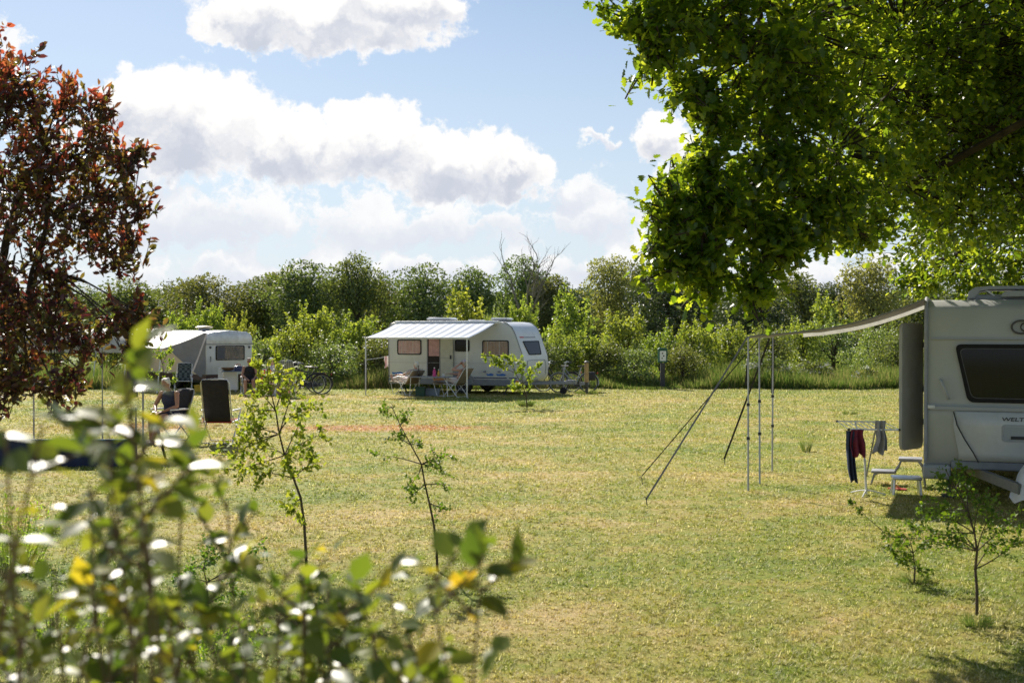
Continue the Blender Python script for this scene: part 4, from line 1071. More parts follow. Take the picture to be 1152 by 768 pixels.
def hitch_cover():
    # pale plastic cover pulled over the coupling; only its left flank is in view
    root = thing('hitch_cover', 'crumpled white plastic cover over the drawbar at the right edge', 'cover', tuple(rc(1.25, -1.2)), RCR)
    mb = MB(); nu, nv = 22, 12; vs = []; fs = []
    for j in range(nv + 1):
        t = j / nv
        for i in range(nu):
            a = math.tau * i / nu
            k = 1 - .55 * t ** 2.2
            wv = 1 + .07 * math.sin(a * 5 + t * 4) + .05 * math.sin(a * 9 + 1 + t * 7)
            x = .30 * k * math.cos(a) * wv + .10 * t + .06; y = .42 * k * math.sin(a) * wv
            z = .22 + .62 * t + .05 * math.sin(a * 3 + 1) * (1 - t)
            vs.append((x, y, z))
    for j in range(nv):
        for i in range(nu): fs.append((j * nu + i, j * nu + (i + 1) % nu, (j + 1) * nu + (i + 1) % nu, (j + 1) * nu + i))
    fs.append(tuple(nv * nu + i for i in range(nu)))
    mb.add(vs, fs); mb.build('sheet', pmat('white_plastic_sheet', (.72, .73, .76), .32, var=.04, trans=.2), root, smooth=True)
    mb = MB(); mb.tube((.10, .1, 0), (.12, .1, .5), .035); mb.build('prop', M_GREYP, root)
hitch_cover()
M_CAN = pmat('grey_canvas_canopy', (.17, .16, .15), .75, spec=.2, trans=.12, var=.06, vscale=3)
M_CANW = pmat('white_valance', (.78, .77, .74), .6, trans=.3)
M_STRAP = pmat('grey_webbing', (.24, .22, .22), .8, bump=.3)
M_STRAPB = pmat('black_webbing', (.022, .022, .026), .8)
def awning3():
    root = thing('caravan_awning', 'thin grey canopy seen edge on between the right caravan and three slim poles', 'awning', tuple(RCF), RCR)
    nx, ny = 40, 24; vs = []; fs = []
    def canopy(u, v):     # u 0 at the caravan, 1 at the poles; v along the caravan
        x = .0 - 2.30 * u; y = .04 + 2.2 * v
        z = 2.605 - .50 * u - .13 * math.sin(math.pi * min(1, u * 1.05)) * (1 - .25 * u) - .02 * math.sin(u * 22) * math.sin(math.pi * v)
        return (x, y, z)
    for j in range(ny + 1):
        for i in range(nx + 1): vs.append(canopy(i / nx, j / ny))
    for j in range(ny):
        for i in range(nx): a = j * (nx + 1) + i; fs.append((a, a + 1, a + nx + 2, a + nx + 1))
    mb = MB(); mb.add(vs, fs); mb.build('canopy', M_CAN, root, smooth=True)
    # far hem lit by the sun, near hem with cord
    vs = []; fs = []
    for i in range(nx + 1):
        x, y, z = canopy(i / nx * .80, 1); vs += [(x, y + .01, z + .0), (x, y + .012, z - .055)]
    for i in range(nx): fs.append((2 * i, 2 * i + 2, 2 * i + 3, 2 * i + 1))
    mb = MB(); mb.add(vs, fs); mb.build('valance', M_CANW, root, smooth=True)
    mb = MB(); mb.path([canopy(i / nx, 0) for i in range(nx + 1)], .012, 6); mb.build('hem_cord', pmat('grey_hem', (.22, .21, .20), .6), root, smooth=True)
    mb = MB(); mb.path([canopy(1, 0), canopy(1, 1)], .016, 6); mb.build('edge_tube', M_GREYP, root)
    inv = lambda w: Matrix.Rotation(-RCR, 3, 'Z') @ (Vector(w) - RCF)
    for k, (x, y, b) in enumerate([(-2.30, .04, gp(842, 552)), (-2.30, .95, gp(855, 545)), (-2.30, 2.24, gp(869, 531))]):
        f = inv(b); top = Vector((x, y, 2.10)); mid = top.lerp(f, .44); lo = top.lerp(f, .66)
        mb = MB(); mb.tube(top, mid, .011); mb.tube(mid, f, .014); mb.build('pole', pmat('grey_anodised_pole', (.45, .46, .46), .45, .5), root, smooth=True)
        for q in (mid, lo):
            mb = MB(); dd = (f - top).normalized(); mb.tube(q - dd * .02, q + dd * .02, .024); mb.build('clamp', M_BLACK, root)
    def strap(a, b, w, m, name='guy_strap', sag=0.0, n=8):
        a, b = Vector(a), Vector(b); mb = MB(); u = (b - a).cross(Vector((0, 0, 1))).normalized()
        pts = [a.lerp(b, t / n) - Vector((0, 0, sag * math.sin(math.pi * t / n))) for t in range(n + 1)]
        for p, q in zip(pts[:-1], pts[1:]): mb.bar(p, q, w, .003, up=(0, 1, 0))
        mb.build(name, m, root)
    pk1, pk2, pk3 = inv(gp(727, 569)), inv(gp(722, 545)), inv(gp(815, 523))
    strap((-2.31, .04, 2.11), pk1 + Vector((0, 0, .08)), .022, M_STRAP)
    strap((-2.30, .95, 2.08), pk2 + Vector((0, 0, .12)), .014, M_STRAPB)
    strap((-2.30, 1.9, 2.08), pk3 + Vector((0, 0, .10)), .030, M_STRAPB)
    strap((-2.30, 2.24, 2.08), (-2.30, 2.20, 1.22), .045, M_STRAPB, 'hanging_strap')
    strap((-2.36, .42, 1.86), (-2.40, .42, 1.42), .035, M_STRAPB, 'hanging_strap')
    for p in (pk1, pk2, pk3):
        mb = MB(); mb.path([p + Vector((.02, 0, -.05)), p + Vector((0, 0, .10)), p + Vector((-.015, 0, .115)), p + Vector((-.03, 0, .10))], .006, 6); mb.build('peg', M_STEELD, root)
awning3()

# ------------------------------------------------------------------ vintage caravan at the left with its canopy
M_VC = pmat('vintage_cream_panel', (.72, .71, .68), .4, var=.04, vscale=2, dirt=((.35, .30, .22), 3, .3, 2, .4))
M_VS = pmat('vintage_side_cream', (.60, .50, .38), .6, var=.04)
M_SILV = pmat('silver_roof', (.62, .64, .68), .35, .3)
M_TARP = pmat('grey_tarp', (.30, .29, .29), .75, trans=.22, var=.06, vscale=3)
M_TARPL = pmat('white_tarp', (.80, .79, .76), .6, trans=.35, var=.03)
M_MAROON = pmat('maroon_band', (.07, .03, .028), .5)
VC0 = Vector((-11.29, 42.0, 0)); VCR = R(43)     # local x: end face to the right and back; local y: awning side to the left and back
def vintage():
    root = thing('caravan', 'old cream caravan with rounded silver roof, its end window facing the lawn at the left', 'caravan', tuple(VC0), VCR)
    W, L = 1.92, 5.4
    arc = [(W, .62), (W, 1.75)] + [(W - .30 + .30 * math.cos(R(a)), 1.92 + .28 * math.sin(R(a))) for a in (0, 25, 50, 75)] + [(W / 2, 2.25)] + [(.30 + .30 * math.cos(R(a)), 1.92 + .28 * math.sin(R(a))) for a in (105, 130, 155, 180)] + [(0, 1.75), (0, .62)]
    lo = [(0, .45), (W, .45), (W, 1.72), (0, 1.72)]
    mb = MB(); mb.prism((0, 0, 0), (1, 0, 0), (0, 0, 1), [(0, .60), (W, .60), (W, 1.74), (0, 1.74)], -L); mb.build('body', [M_VC], root, bevel=.04, smooth=True)
    mb = MB(); roof = [(W + .01, 1.74)] + arc[2:-2] + [(-.01, 1.74)]; mb.prism((0, -.015, 0), (1, 0, 0), (0, 0, 1), roof[::-1][::-1], -L - .03); mb.build('roof', M_SILV, root, smooth=True, bevel=.03)
    mb = MB(); mb.box((W / 2, .0, 1.735), (W + .03, .05, .03)); mb.box((-.005, L / 2, 1.735), (.04, L, .03)); mb.build('trim_strip', M_GREYP, root, bevel=.006)
    mb = MB(); mb.box((W / 2, L / 2, .50), (W - .02, L - .02, .22)); mb.build('lower_band', M_MAROON, root, bevel=.01)
    mb = MB(); mb.box((W / 2, L / 2, .35), (W - .3, L - .3, .10)); mb.build('chassis', M_BLACK, root)
    mb = MB(); mb.prism((-.004, L - .05, 0), (0, -1, 0), (0, 0, 1), rrect(0, .64, L - .1, 1.70, .02), .004); mb.build('side_cladding', M_VS, root)
    w = pane_set(root, (0, -.003, 0), (1, 0, 0), (0, 0, 1), rrect(.38, 1.14, 1.58, 1.68, .05), 'curtain', pmat('sepia_blind', (.20, .13, .09), .9, var=.3, vscale=3), 'window', .035)
    mb = MB(); mb.box((.60, -.0245, 1.41), (.30, .003, .42)); mb.build('side_curtain', pmat('slate_curtain', (.12,.12,.14), .9), w)
    for x, z, n_ in ((.16, 1.62, 'lamp'), (1.78, 1.62, 'lamp')):
        mb = MB(); mb.lathe((x, -.01, z), [(.045, 0), (.045, .02), (.02, .03)], 12, (0, -1, 0)); mb.build(n_, M_STEELD, root)
    mb = MB(); mb.path([(.16, -.01, 1.28), (.16, -.05, 1.27), (.16, -.05, 1.12), (.16, -.01, 1.10)], .014, 6); mb.build('grab_handle', M_STEELD, root)
    mb = MB(); mb.box((.55, 1.2, 2.27), (.30, .34, .10)); hb = mb.build('roof_vent', M_SKIRT, root)
    mb = MB(); mb.ell((.55, 1.2, 2.37), (.34, .30, .06), 16, 8); mb.build('dome', pmat('yellowed_dome', (.72, .60, .38), .4), hb, smooth=True)
    wheel(root, (.15, 2.6, .30), .30, .18, (1, 0, 0)); wheel(root, (W - .15, 2.6, .30), .30, .18, (1, 0, 0))
    for x in (.3, W - .3):
        mb = MB(); mb.bar((x, .25, .40), (x, .12, .02), .05, .03); mb.build('corner_steady', M_STEELD, root)
vintage()
def vc_awning():
    root = thing('caravan_awning', 'off-white sloping canopy with a draped grey side sheet on the old caravan', 'awning', tuple(VC0), VCR)
    nx, ny = 30, 14; vs = []; fs = []
    def c(u, v):
        x = .02 - 1.75 * v; y = .02 + 5.6 * u
        return Vector((x, y, 2.20 - .60 * v + .02 * math.sin(u * 30) * v - .05 * math.sin(math.pi * v)))
    for j in range(ny + 1):
        for i in range(nx + 1): vs.append(c(i / nx, j / ny))
    for j in range(ny):
        for i in range(nx): a = j * (nx + 1) + i; fs.append((a, a + 1, a + nx + 2, a + nx + 1))
    mb = MB(); mb.add(vs, fs); mb.build('canopy', M_TARPL, root, smooth=True)
    vs = []; fs = []; n = 24     # draped side sheet: top along the canopy slope, gathered toward a low point near the body
    for j in range(n + 1):
        t = j / n
        for i in range(n + 1):
            s = i / n; top = c(0, 1 - s); low = Vector((-1.45 + 1.40 * s, -.03, 1.55 - 1.02 * min(1, s / .85) ** .9 + (.10 if s > .9 else 0)))
            p = top.lerp(low, t); p.y -= .05 * math.sin((s * 5 + t * 1.5) * 3.1) * math.sin(math.pi * t) * .9 + .02
            vs.append(p)
    for j in range(n):
        for i in range(n): a = j * (n + 1) + i; fs.append((a, a + 1, a + n + 2, a + n + 1))
    mb = MB(); mb.add(vs, fs); mb.build('side_sheet', M_TARP, root, smooth=True)
    for y in (0.0, 2.8, 5.6):
        mb = MB(); mb.tube((-1.75, y + .02, 1.60), (-2.0, y - .15, 0), .022); mb.build('pole', M_WHITEP, root)
    mb = MB(); mb.tube((-1.75, 0, 1.60), (-1.75, 5.6, 1.60), .016); mb.build('edge_tube', M_ALU, root)
vc_awning()

# ------------------------------------------------------------------ navy windbreak and canopy tent at the left edge
M_NAVY = pmat('navy_canvas', (.012, .022, .065), .7, var=.2, vscale=4, bump=.4, bscale=9)
M_VAL = pmat('beige_valance', (.55, .54, .50), .7, trans=.2)
def navy_tent():
    c = gp(152, 525); root = thing('awning_tent', 'open navy tent with pale roof cloth and low navy side wall, behind the purple shrub', 'tent', tuple(c))
    # local: x to the right, y away. front edge runs left from the corner
    L, Dp = 3.3, 2.6
    mb = MB(); vs = []; fs = []; n = 30
    for i in range(n + 1):
        t = i / n; x = -L * t; wv = .02 * math.sin(t * 40)
        for j in range(5): vs.append((x, wv * (1 - j / 4), .44 * j / 4 + .0))
    for i in range(n):
        for j in range(4): a = i * 5 + j; fs.append((a, a + 1, a + 6, a + 5))
    mb.add(vs, fs); mb.build('low_wall', M_NAVY, root, smooth=True)
    mb = MB(); mb.path([(0, 0, .44), (-L, 0, .44)], .010, 6); mb.build('wall_piping', pmat('blue_piping', (.12, .25, .45), .6), root)
    mb = MB(); mb.add([(-.62, 2.22, 1.95), (-.94, 2.22, 1.95), (-.84, 2.22, 1.0), (-.70, 2.22, 1.0), (-.62, 2.25, 1.95), (-.94, 2.25, 1.95), (-.84, 2.25, 1.0), (-.70, 2.25, 1.0)], [(0, 1, 2, 3), (7, 6, 5, 4), (0, 3, 7, 4), (1, 5, 6, 2)]); mb.build('corner_panel', M_NAVY, root)
    roof = [(0.12, -.12, 1.92), (-L, -.12, 1.92), (-L, .6, 2.28), (0.10, .6, 2.22), (-L, Dp, 2.30), (0.10, Dp, 2.18)]
    mb = MB(); vs = []; fs = []; m = 24
    for i in range(m + 1):
        t = i / m
        for k, (y, z) in enumerate([(2.2, 1.92), (2.35, 2.08), (2.6, 2.20), (3.2, 2.26), (3.8, 2.20)]):
            vs.append((-.50 - (L + .6) * t, y, z + .015 * math.sin(t * 26 + k)))
    for i in range(m):
        for k in range(4): a = i * 5 + k; fs.append((a, a + 1, a + 6, a + 5))
    mb.add(vs, fs); mb.build('roof_cloth', pmat('pale_grey_roof_cloth', (.55, .55, .55), .7, trans=.3), root, smooth=True)
    mb = MB(); mb.box((-L / 2 - .55, 2.19, 1.87), (L, .012, .13)); mb.build('valance', M_VAL, root)
    for x, y in ((-.60, 2.2), (-L * .98, 2.2), (-L * .98, 3.75)):
        mb = MB(); mb.tube((x, y + .035, 0), (x, y + .035, 1.9), .018); mb.build('pole', M_GREYP, root)
    for x in (0, -L * .98): mb = MB(); mb.tube((x, .03, 0), (x, .03, .95), .016); mb.build('pole', M_GREYP, root)
    mb = MB(); mb.tube((.10, .6, .85), (.22, .9, .0), .022); mb.build('guy_pole', M_BLACK, root)
    mb = MB(); mb.box((-2.3, .4, .008), (2.4, .9, .012)); mb.build('groundsheet', M_NAVY, root)
navy_tent()
def left_pole():
    d = 21.0; root = thing('awning_pole', 'thin free standing grey telescopic pole left of the seated bare armed woman', 'pole', (px2x(115, d), d, 0))
    mb = MB(); mb.tube((0, 0, 0), (0, 0, .75), .016); mb.tube((0, 0, .75), (0, 0, 1.85), .012); mb.build('tube', M_GREYP, root)
    mb = MB(); mb.tube((0, 0, .73), (0, 0, .79), .022); mb.build('clamp', M_BLACK, root)
left_pole()

# ------------------------------------------------------------------ furniture
def fabric(name, col, **k): return pmat(name, col, .8, bump=.3, bscale=120, **k)
F_DARK = fabric('dark_brown_mesh_fabric', (.022, .017, .016)); F_TAN = fabric('tan_padded_fabric', (.30, .23, .15), trans=.1)
F_RED = fabric('red_cushion', (.42, .03, .03)); F_GREY = fabric('grey_sling', (.20, .20, .21))
F_PLAID = None
def check_mat():
    m = bpy.data.materials.new('plaid_fabric'); m.use_nodes = True; nt = m.node_tree; nt.nodes.clear(); g = NG(nt)
    out = g.n('ShaderNodeOutputMaterial'); b = g.n('ShaderNodeBsdfPrincipled'); tc = g.n('ShaderNodeTexCoord')
    ck = g.n('ShaderNodeTexChecker'); ck.inputs['Scale'].default_value = 11; g.link(tc.outputs['Object'], ck.inputs[0]); ck.inputs[1].default_value = (.03, .04, .04, 1); ck.inputs[2].default_value = (.12, .14, .13, 1)
    g.link(ck.outputs[0], b.inputs[0]); b.inputs['Roughness'].default_value = .85; g.link(b.outputs[0], out.inputs[0]); return m
F_PLAID = check_mat()
F_STRIPE = stripe_mat('green_grey_striped_fabric', (.20, .21, .16), (.42, .42, .36), 14)
F_RWS = stripe_mat('red_white_striped_fabric', (.75, .10, .05), (.80, .78, .70), 9)
def chair(label, loc, rz, back=F_TAN, frame=M_ALU, seat=None, bh=.78, tilt=32, w=.50, footrest=False, arms=M_WHITEP, head=True, cat='camping chair', name='camping_chair'):
    """folding recliner; local -y is where the sitter looks"""
    root = thing(name, label, cat, tuple(loc), rz); seat = seat or back; t = R(tilt)
    bx, bz = math.sin(t), math.cos(t)
    P = lambda s, x: Vector((x, .20 + s * bx, .42 + s * bz))
    def sling(name, f, n, wd, m, thick=.03):
        mb = MB(); vs = []; fs = []
        for i in range(n + 1):
            c = f(i / n); sag = .02 * math.sin(math.pi * i / n)
            for x in (-wd / 2, -wd / 4, 0, wd / 4, wd / 2): vs.append(c + Vector((x, 0, 0)) + Vector((0, bz, -bx)) * (sag * (1 - abs(x) / wd)))
        for i in range(n):
            for k in range(4): a = i * 5 + k; fs.append((a, a + 1, a + 6, a + 5))
        mb.add(vs, fs); o = mb.build(name, m, root, smooth=True)
        md = o.modifiers.new('thickness', 'SOLIDIFY'); md.thickness = thick; md.offset = 0
        return o
    sling('backrest', lambda u: P(.02 + u * bh, 0), 8, w - .05, back)
    sling('seat', lambda u: Vector((0, .20 - .46 * u, .42 + .03 * u)), 6, w - .05, seat)
    if head:
        mb = MB(); c = P(bh * .93, 0); mb.box(c + Vector((0, -.04, .02)), (w * .80, .05, .15), M=Matrix.Rotation(-t, 3, 'X')); mb.build('head_cushion', back, root, bevel=.02, smooth=True)
    mb = MB()
    for s in (-1, 1):
        x = s * w / 2
        mb.path([P(-.02, x), P(bh * .95, x * 1.0), P(bh + .02, x * .86)], .013, 6)
        mb.path([(x, .20, .42), (x, -.26, .45)], .013, 6)
    mb.path([P(bh + .02, -w * .43), P(bh + .04, 0), P(bh + .02, w * .43)], .013, 6); mb.path([(-w / 2, -.27, .45), (w / 2, -.27, .45)], .013, 6)
    mb.build('frame', frame, root, smooth=True)
    for s in (-1, 1):
        x = s * (w / 2 + .03)
        mb = MB(); mb.path([(x, -.24, .63), (x, .30, .02)], .013, 6); mb.build('leg', frame, root, smooth=True)
        mb = MB(); mb.path([(x, .26, .55), (x, -.28, .02)], .013, 6); mb.build('leg', frame, root, smooth=True)
        mb = MB(); mb.box((x, -.0, .655), (.05, .46, .03)); mb.build('armrest', arms, root, bevel=.01)
    mb = MB()
    for y in (-.28, .30): mb.path([(-(w / 2 + .03), y, .02), (w / 2 + .03, y, .02)], .013, 6)
    mb.build('foot_bar', frame, root, smooth=True)
    if footrest:
        mb = MB(); mb.box((0, -.55, .45), (w - .1, .50, .03), M=Matrix.Rotation(R(-6), 3, 'X')); mb.build('footrest', back, root, bevel=.01)
        mb = MB(); mb.path([(-.2, -.75, .46), (-.2, -.60, .02)], .011, 6); mb.path([(.2, -.75, .46), (.2, -.60, .02)], .011, 6); mb.path([(-.2, -.6, .02), (.2, -.6, .02)], .011, 6); mb.build('footrest_frame', frame, root)
    return root
def atd(px, py): return gp(px, py)
# empty dark recliner, back to us
chair('empty dark brown high backed camping chair with white armrests, its back to the camera', gp(249, 498), R(176), back=F_DARK, seat=F_RED, frame=M_ALU, bh=.84, tilt=14, w=.56, head=False)
# the seated woman's chair
CH_A = gp(191, 497)
chair('dark folding camping chair under the bare armed white haired woman', CH_A, R(-32), back=F_DARK, seat=F_DARK, frame=M_GREYP, bh=.62, tilt=20, w=.5, head=False)
chair('tan padded recliner on the left under the striped awning, holding the white haired sunbather', gp(459, 444.5), R(-138), back=F_TAN, frame=M_WHITEP, bh=.60, tilt=42, w=.56, footrest=True)
chair('tan padded recliner nearest the awning pole, with the person shading their face', gp(512, 446.5), R(-122), back=F_TAN, frame=M_WHITEP, bh=.66, tilt=34, w=.56, footrest=True)
chair('plaid folding chair half hidden by the draped side sheet of the old caravan', (px2x(206, 40.6), 40.6, 0), R(8), back=F_PLAID, frame=M_WHITEP, bh=.66, tilt=18, w=.52, head=False)
chair('camping chair below the seated woman in black, beside the old caravan', (px2x(279, 38.9), 39.1, 0), R(12), back=F_DARK, frame=M_ALU, bh=.5, tilt=12, w=.5, head=False)
chair('high striped garden chair seen from behind, left of the black bicycle', (px2x(321, 38.6), 38.6, 0), R(186), back=F_STRIPE, frame=M_WHITEP, bh=.80, tilt=12, w=.58)
chair('low garden chair with red and white striped cloth beside the old caravan', (px2x(303, 39.6), 39.6, 0), R(170), back=F_RWS, frame=M_WHITEP, bh=.46, tilt=10, w=.48, head=False)

def footstool():
    c = gp(216, 500); root = thing('folding_stool', 'small folding stool with a white towel and red edge left of the empty dark chair', 'stool', tuple(c), R(10))
    mb = MB(); mb.box((0, 0, .43), (.42, .36, .025)); mb.build('seat', F_RED, root, bevel=.006)
    for s in (-1, 1):
        mb = MB(); mb.path([(s * .17, -.16, 0), (s * -.13 + .0, .0, .42)], .010, 6); mb.build('leg', M_STEELD, root)
        mb = MB(); mb.path([(s * .17, .16, 0), (s * -.13, .0, .42)], .010, 6); mb.build('leg', M_STEELD, root)
    t = thing('towel', 'white folded towel lying on the small folding stool', 'towel', (c.x, c.y, .443), R(10))
    mb = MB(); n = 10; vs = []; fs = []
    for i in range(n + 1):
        for j in range(n + 1):
            x = -.17 + .34 * i / n; y = -.14 + .28 * j / n; vs.append((x, y, .025 + .012 * math.sin(x * 25) * math.cos(y * 20)))
    for i in range(n):
        for j in range(n): a = i * (n + 1) + j; fs.append((a, a + 1, a + n + 2, a + n + 1))
    mb.add(vs, fs); o = mb.build('cloth', pmat('white_terry', (.78, .78, .76), .9, bump=.4), t, smooth=True); md = o.modifiers.new('thickness', 'SOLIDIFY'); md.thickness = .03
footstool()
def camp_table(label, loc, rz, w, d, h, top=M_GREYP):
    root = thing('camping_table', label, 'table', tuple(loc), rz)
    mb = MB(); mb.box((0, 0, h - .015), (w, d, .03)); mb.build('tabletop', top, root, bevel=.008)
    for sx in (-1, 1):
        for sy in (-1, 1):
            mb = MB(); mb.tube((sx * (w / 2 - .06), sy * (d / 2 - .05), h - .03), (sx * (w / 2 - .03), sy * (d / 2 - .03), 0), .014); mb.build('leg', M_ALU, root)
    return root
TB = Vector((px2x(487, 38.6), 38.6, 0)); camp_table('grey folding table under the striped awning between the two recliners', TB, R(-24), 1.5, .7, .68, pmat('grey_table_top', (.30, .31, .34), .5))
TB2 = Vector((px2x(262, 40.8), 40.8, 0))
camp_table('small high camping table beside the end window of the old caravan', TB2, R(10), .8, .45, .80, pmat('blue_grey_top', (.10, .16, .25), .5))
def small(name, label, cat, loc, prof, mat, n=12, top=None):
    root = thing(name, label, cat, tuple(loc)); mb = MB(); mb.lathe((0, 0, 0), prof, n); mb.build('body', mat, root, smooth=True)
    if top: mb = MB(); mb.lathe((0, 0, prof[-1][1]), [(prof[-1][0] * 1.2, 0), (prof[-1][0] * 1.2, .03)], 10); mb.build('cap', top, root)
BOT = [(.03, 0), (.038, .01), (.038, .14), (.014, .19), (.014, .22)]
small('bottle', 'magenta pink bottle on the grey table under the striped awning', 'bottle', (TB.x + .05, TB.y - .02, .68), [(.045, 0), (.055, .01), (.055, .18), (.02, .25), (.02, .28)], pmat('pink_plastic', (.75, .05, .25), .3), top=M_WHITEP)
small('bottle', 'yellow bottle beside the pink one on the grey table', 'bottle', (TB.x + .20, TB.y - .09, .68), BOT, pmat('yellow_plastic', (.7, .42, .05), .3), top=M_WHITEP)
small('bottle', 'dark bottle at the left end of the grey table', 'bottle', (TB.x - .5, TB.y + .2, .68), [(.035, 0), (.038, .01), (.038, .2), (.014, .27), (.014, .33)], pmat('brown_glass', (.04, .02, .01), .1), top=M_BLACK)
small('mug', 'white mug on the grey table right of the bottles', 'mug', (TB.x + .37, TB.y - .2, .68), [(.035, 0), (.042, .01), (.042, .10)], M_WHITEP)
def crate(label, loc, size, mat, rz=0, cat='box', name='storage_box'):
    root = thing(name, label, cat, tuple(loc), rz); x, y, z = size
    mb = MB(); mb.prism((0, y / 2, 0), (1, 0, 0), (0, 0, 1), [(-x * .44, 0), (x * .44, 0), (x / 2, z * .92), (-x / 2, z * .92)], y); mb.build('tub', mat, root, bevel=.012)
    mb = MB(); mb.box((0, 0, z * .95), (x * 1.05, y * 1.06, z * .09)); mb.build('lid', mat, root, bevel=.008)
crate('dark green storage box on the grass under the grey table', (px2x(473, 38.9), 38.9, 0), (.34, .4, .32), pmat('green_plastic', (.02, .07, .04), .5))
crate('grey blue storage box beside the green one under the grey table', (px2x(485, 39.2), 39.2, 0), (.62, .4, .24), pmat('blue_grey_plastic', (.25, .29, .35), .5))
crate('yellow box on the grass beneath the end of the old caravan', (px2x(226, 41.5), 41.5, 0), (.40, .4, .26), pmat('yellow_box_plastic', (.65, .42, .03), .5))
def locker_board():
    root = thing('white_cabinet', 'white camping cupboard leaning against the end of the old caravan', 'cabinet', (px2x(256, 41.2), 41.2, .0), R(8))
    mb = MB(); mb.prism((0, .2, 0), (1, 0, 0), (0, 0, 1), [(-.36, .10), (.36, .10), (.34, .90), (-.30, .90)], .35); mb.build('case', M_WHITEP, root, bevel=.01)
    mb = MB(); mb.box((.02, -.155, .5), (.56, .008, .62)); mb.build('door', M_CARAL, root)
    for x in (-.28, .28): mb = MB(); mb.box((x, .02, .05), (.05, .3, .10)); mb.build('leg', M_GREYP, root)
    w = thing('wash_bowl', 'brown bowl lying on the small high camping table', 'bowl', (TB2.x - .18, TB2.y, .80))
    mb = MB(); mb.lathe((0, 0, 0), [(.10, 0), (.20, .05), (.25, .12), (.235, .12), (.19, .06), (.08, .02)], 18); mb.build('bowl_shell', pmat('brown_enamel', (.16, .10, .05), .4), w, smooth=True)
    w = thing('cool_bag', 'small dark blue cool bag on the small high camping table', 'bag', (TB2.x + .2, TB2.y, .80))
    mb = MB(); mb.box((0, 0, .09), (.26, .2, .18)); mb.build('pouch', M_NAVYS, w, bevel=.03, smooth=True); mb = MB(); mb.path([(-.08, 0, .17), (-.06, 0, .24), (.06, 0, .24), (.08, 0, .17)], .01, 6); mb.build('handle', M_REDS, w)
locker_board()

# cloth hanging on something
def hanging(name, label, cat, loc, w, h, mat, seed=1, rz=0.0, taper=0.0, mat2=None, depth=.05, twist=0.0):
    rng = random.Random(seed); root = thing(name, label, cat, tuple(loc), rz); n, m = 16, 22; vs = []; fs = []; ph = [rng.uniform(0, 6) for _ in range(5)]
    for j in range(m + 1):
        v = j / m; ww = w * (1 - taper * v) * (1 + .10 * math.sin(v * 7 + ph[0]))
        for i in range(n + 1):
            u = i / n - .5; x = u * ww + .03 * math.sin(v * 4 + ph[1]) * v
            y = depth * .4 * math.sin(u * 14 + ph[2] + v * 2) * (.4 + v) + .01 * math.sin(v * 12 + ph[3])
            z = -h * v - .03 * math.sin(u * 9 + ph[4]) * v
            vs.append((x, y, z))
    for j in range(m):
        for i in range(n): a = j * (n + 1) + i; fs.append((a, a + 1, a + n + 2, a + n + 1))
    mb = MB(); mb.add(vs, fs)
    if mat2: mb.m = [1 if (k // n) < m * .45 and (k % n) > n * .3 else 0 for k in range(len(mb.f))]
    o = mb.build('cloth', [mat, mat2] if mat2 else mat, root, smooth=True); md = o.modifiers.new('thickness', 'SOLIDIFY'); md.thickness = .008; md.offset = 0
    return root
def dryer():
    c = gp(975, 557); root = thing('clothes_dryer', 'white folding clothes dryer on one centre post beside the right caravan', 'clothes dryer', tuple(c), R(-8))
    cx, cy = c.x, c.y
    z0, z1 = .90, .955
    mb = MB()
    A0, A1 = Vector((-.27, -.28, z0)), Vector((.37, -.28, z0)); B0, B1 = Vector((-.33, .36, z1)), Vector((.28, .36, z1))
    mb.path([A0, A1], .013, 6); mb.path([B0, B1], .011, 6)
    for k in range(9): t = k / 8; mb.path([A0.lerp(A1, t), B0.lerp(B1, t)], .0055, 5)
    mb.build('rack', M_WHITEP, root)
    mb = MB(); mb.tube((0, 0, .02), (-.02, .01, .48), .016); mb.tube((-.02, .01, .48), (-.10, .30, z1), .012); mb.build('post', M_WHITEP, root)
    mb = MB(); mb.tube((-.0, 0, .25), (.07, -.27, z0), .010); mb.build('brace', M_GREYP, root)
    mb = MB(); mb.tube((-.026, .03, .50), (-.03, .045, .53), .020); mb.build('collar', M_REDS, root)
    mb = MB(); 
    for k in range(3):
        a = R(10 + 120 * k); mb.path([(0, 0, .07), (.12 * math.cos(a), .12 * math.sin(a), .05), (.26 * math.cos(a), .26 * math.sin(a), .008)], .010, 6)
    mb.build('foot', M_WHITEP, root)
    for q in (A0, A1, B0, B1): mb = MB(); mb.ell(q, .018, 8, 6); mb.build('end_cap', M_BLACK, root)
    M = Matrix.Rotation(R(-8), 3, 'Z'); w = lambda v: c + M @ Vector(v)
    D_NAVY = pmat('navy_knit', (.025, .04, .09), .85, bump=.4); D_MAR = pmat('maroon_cotton', (.17, .02, .045), .85, bump=.4); D_GR = pmat('grey_cotton', (.36, .35, .37), .85, bump=.3, trans=.15)
    hanging('trousers', 'dark navy trousers hanging from the left end of the clothes dryer', 'trousers', w((-.235, -.29, z0 - .015)), .13, .66, D_NAVY, 3, taper=.35, depth=.08)
    hanging('shirt', 'maroon and dark shirt hanging beside the navy trousers on the dryer', 'shirt', w((-.17, -.31, z0 + .0)), .17, .34, D_MAR, 5, taper=-.2, depth=.10, mat2=None)
    hanging('shirt', 'grey light shirt hanging near the right end of the clothes dryer', 'shirt', w((.13, -.29, z0 + .12)), .12, .42, D_GR, 8, taper=-.35, depth=.09)
dryer()
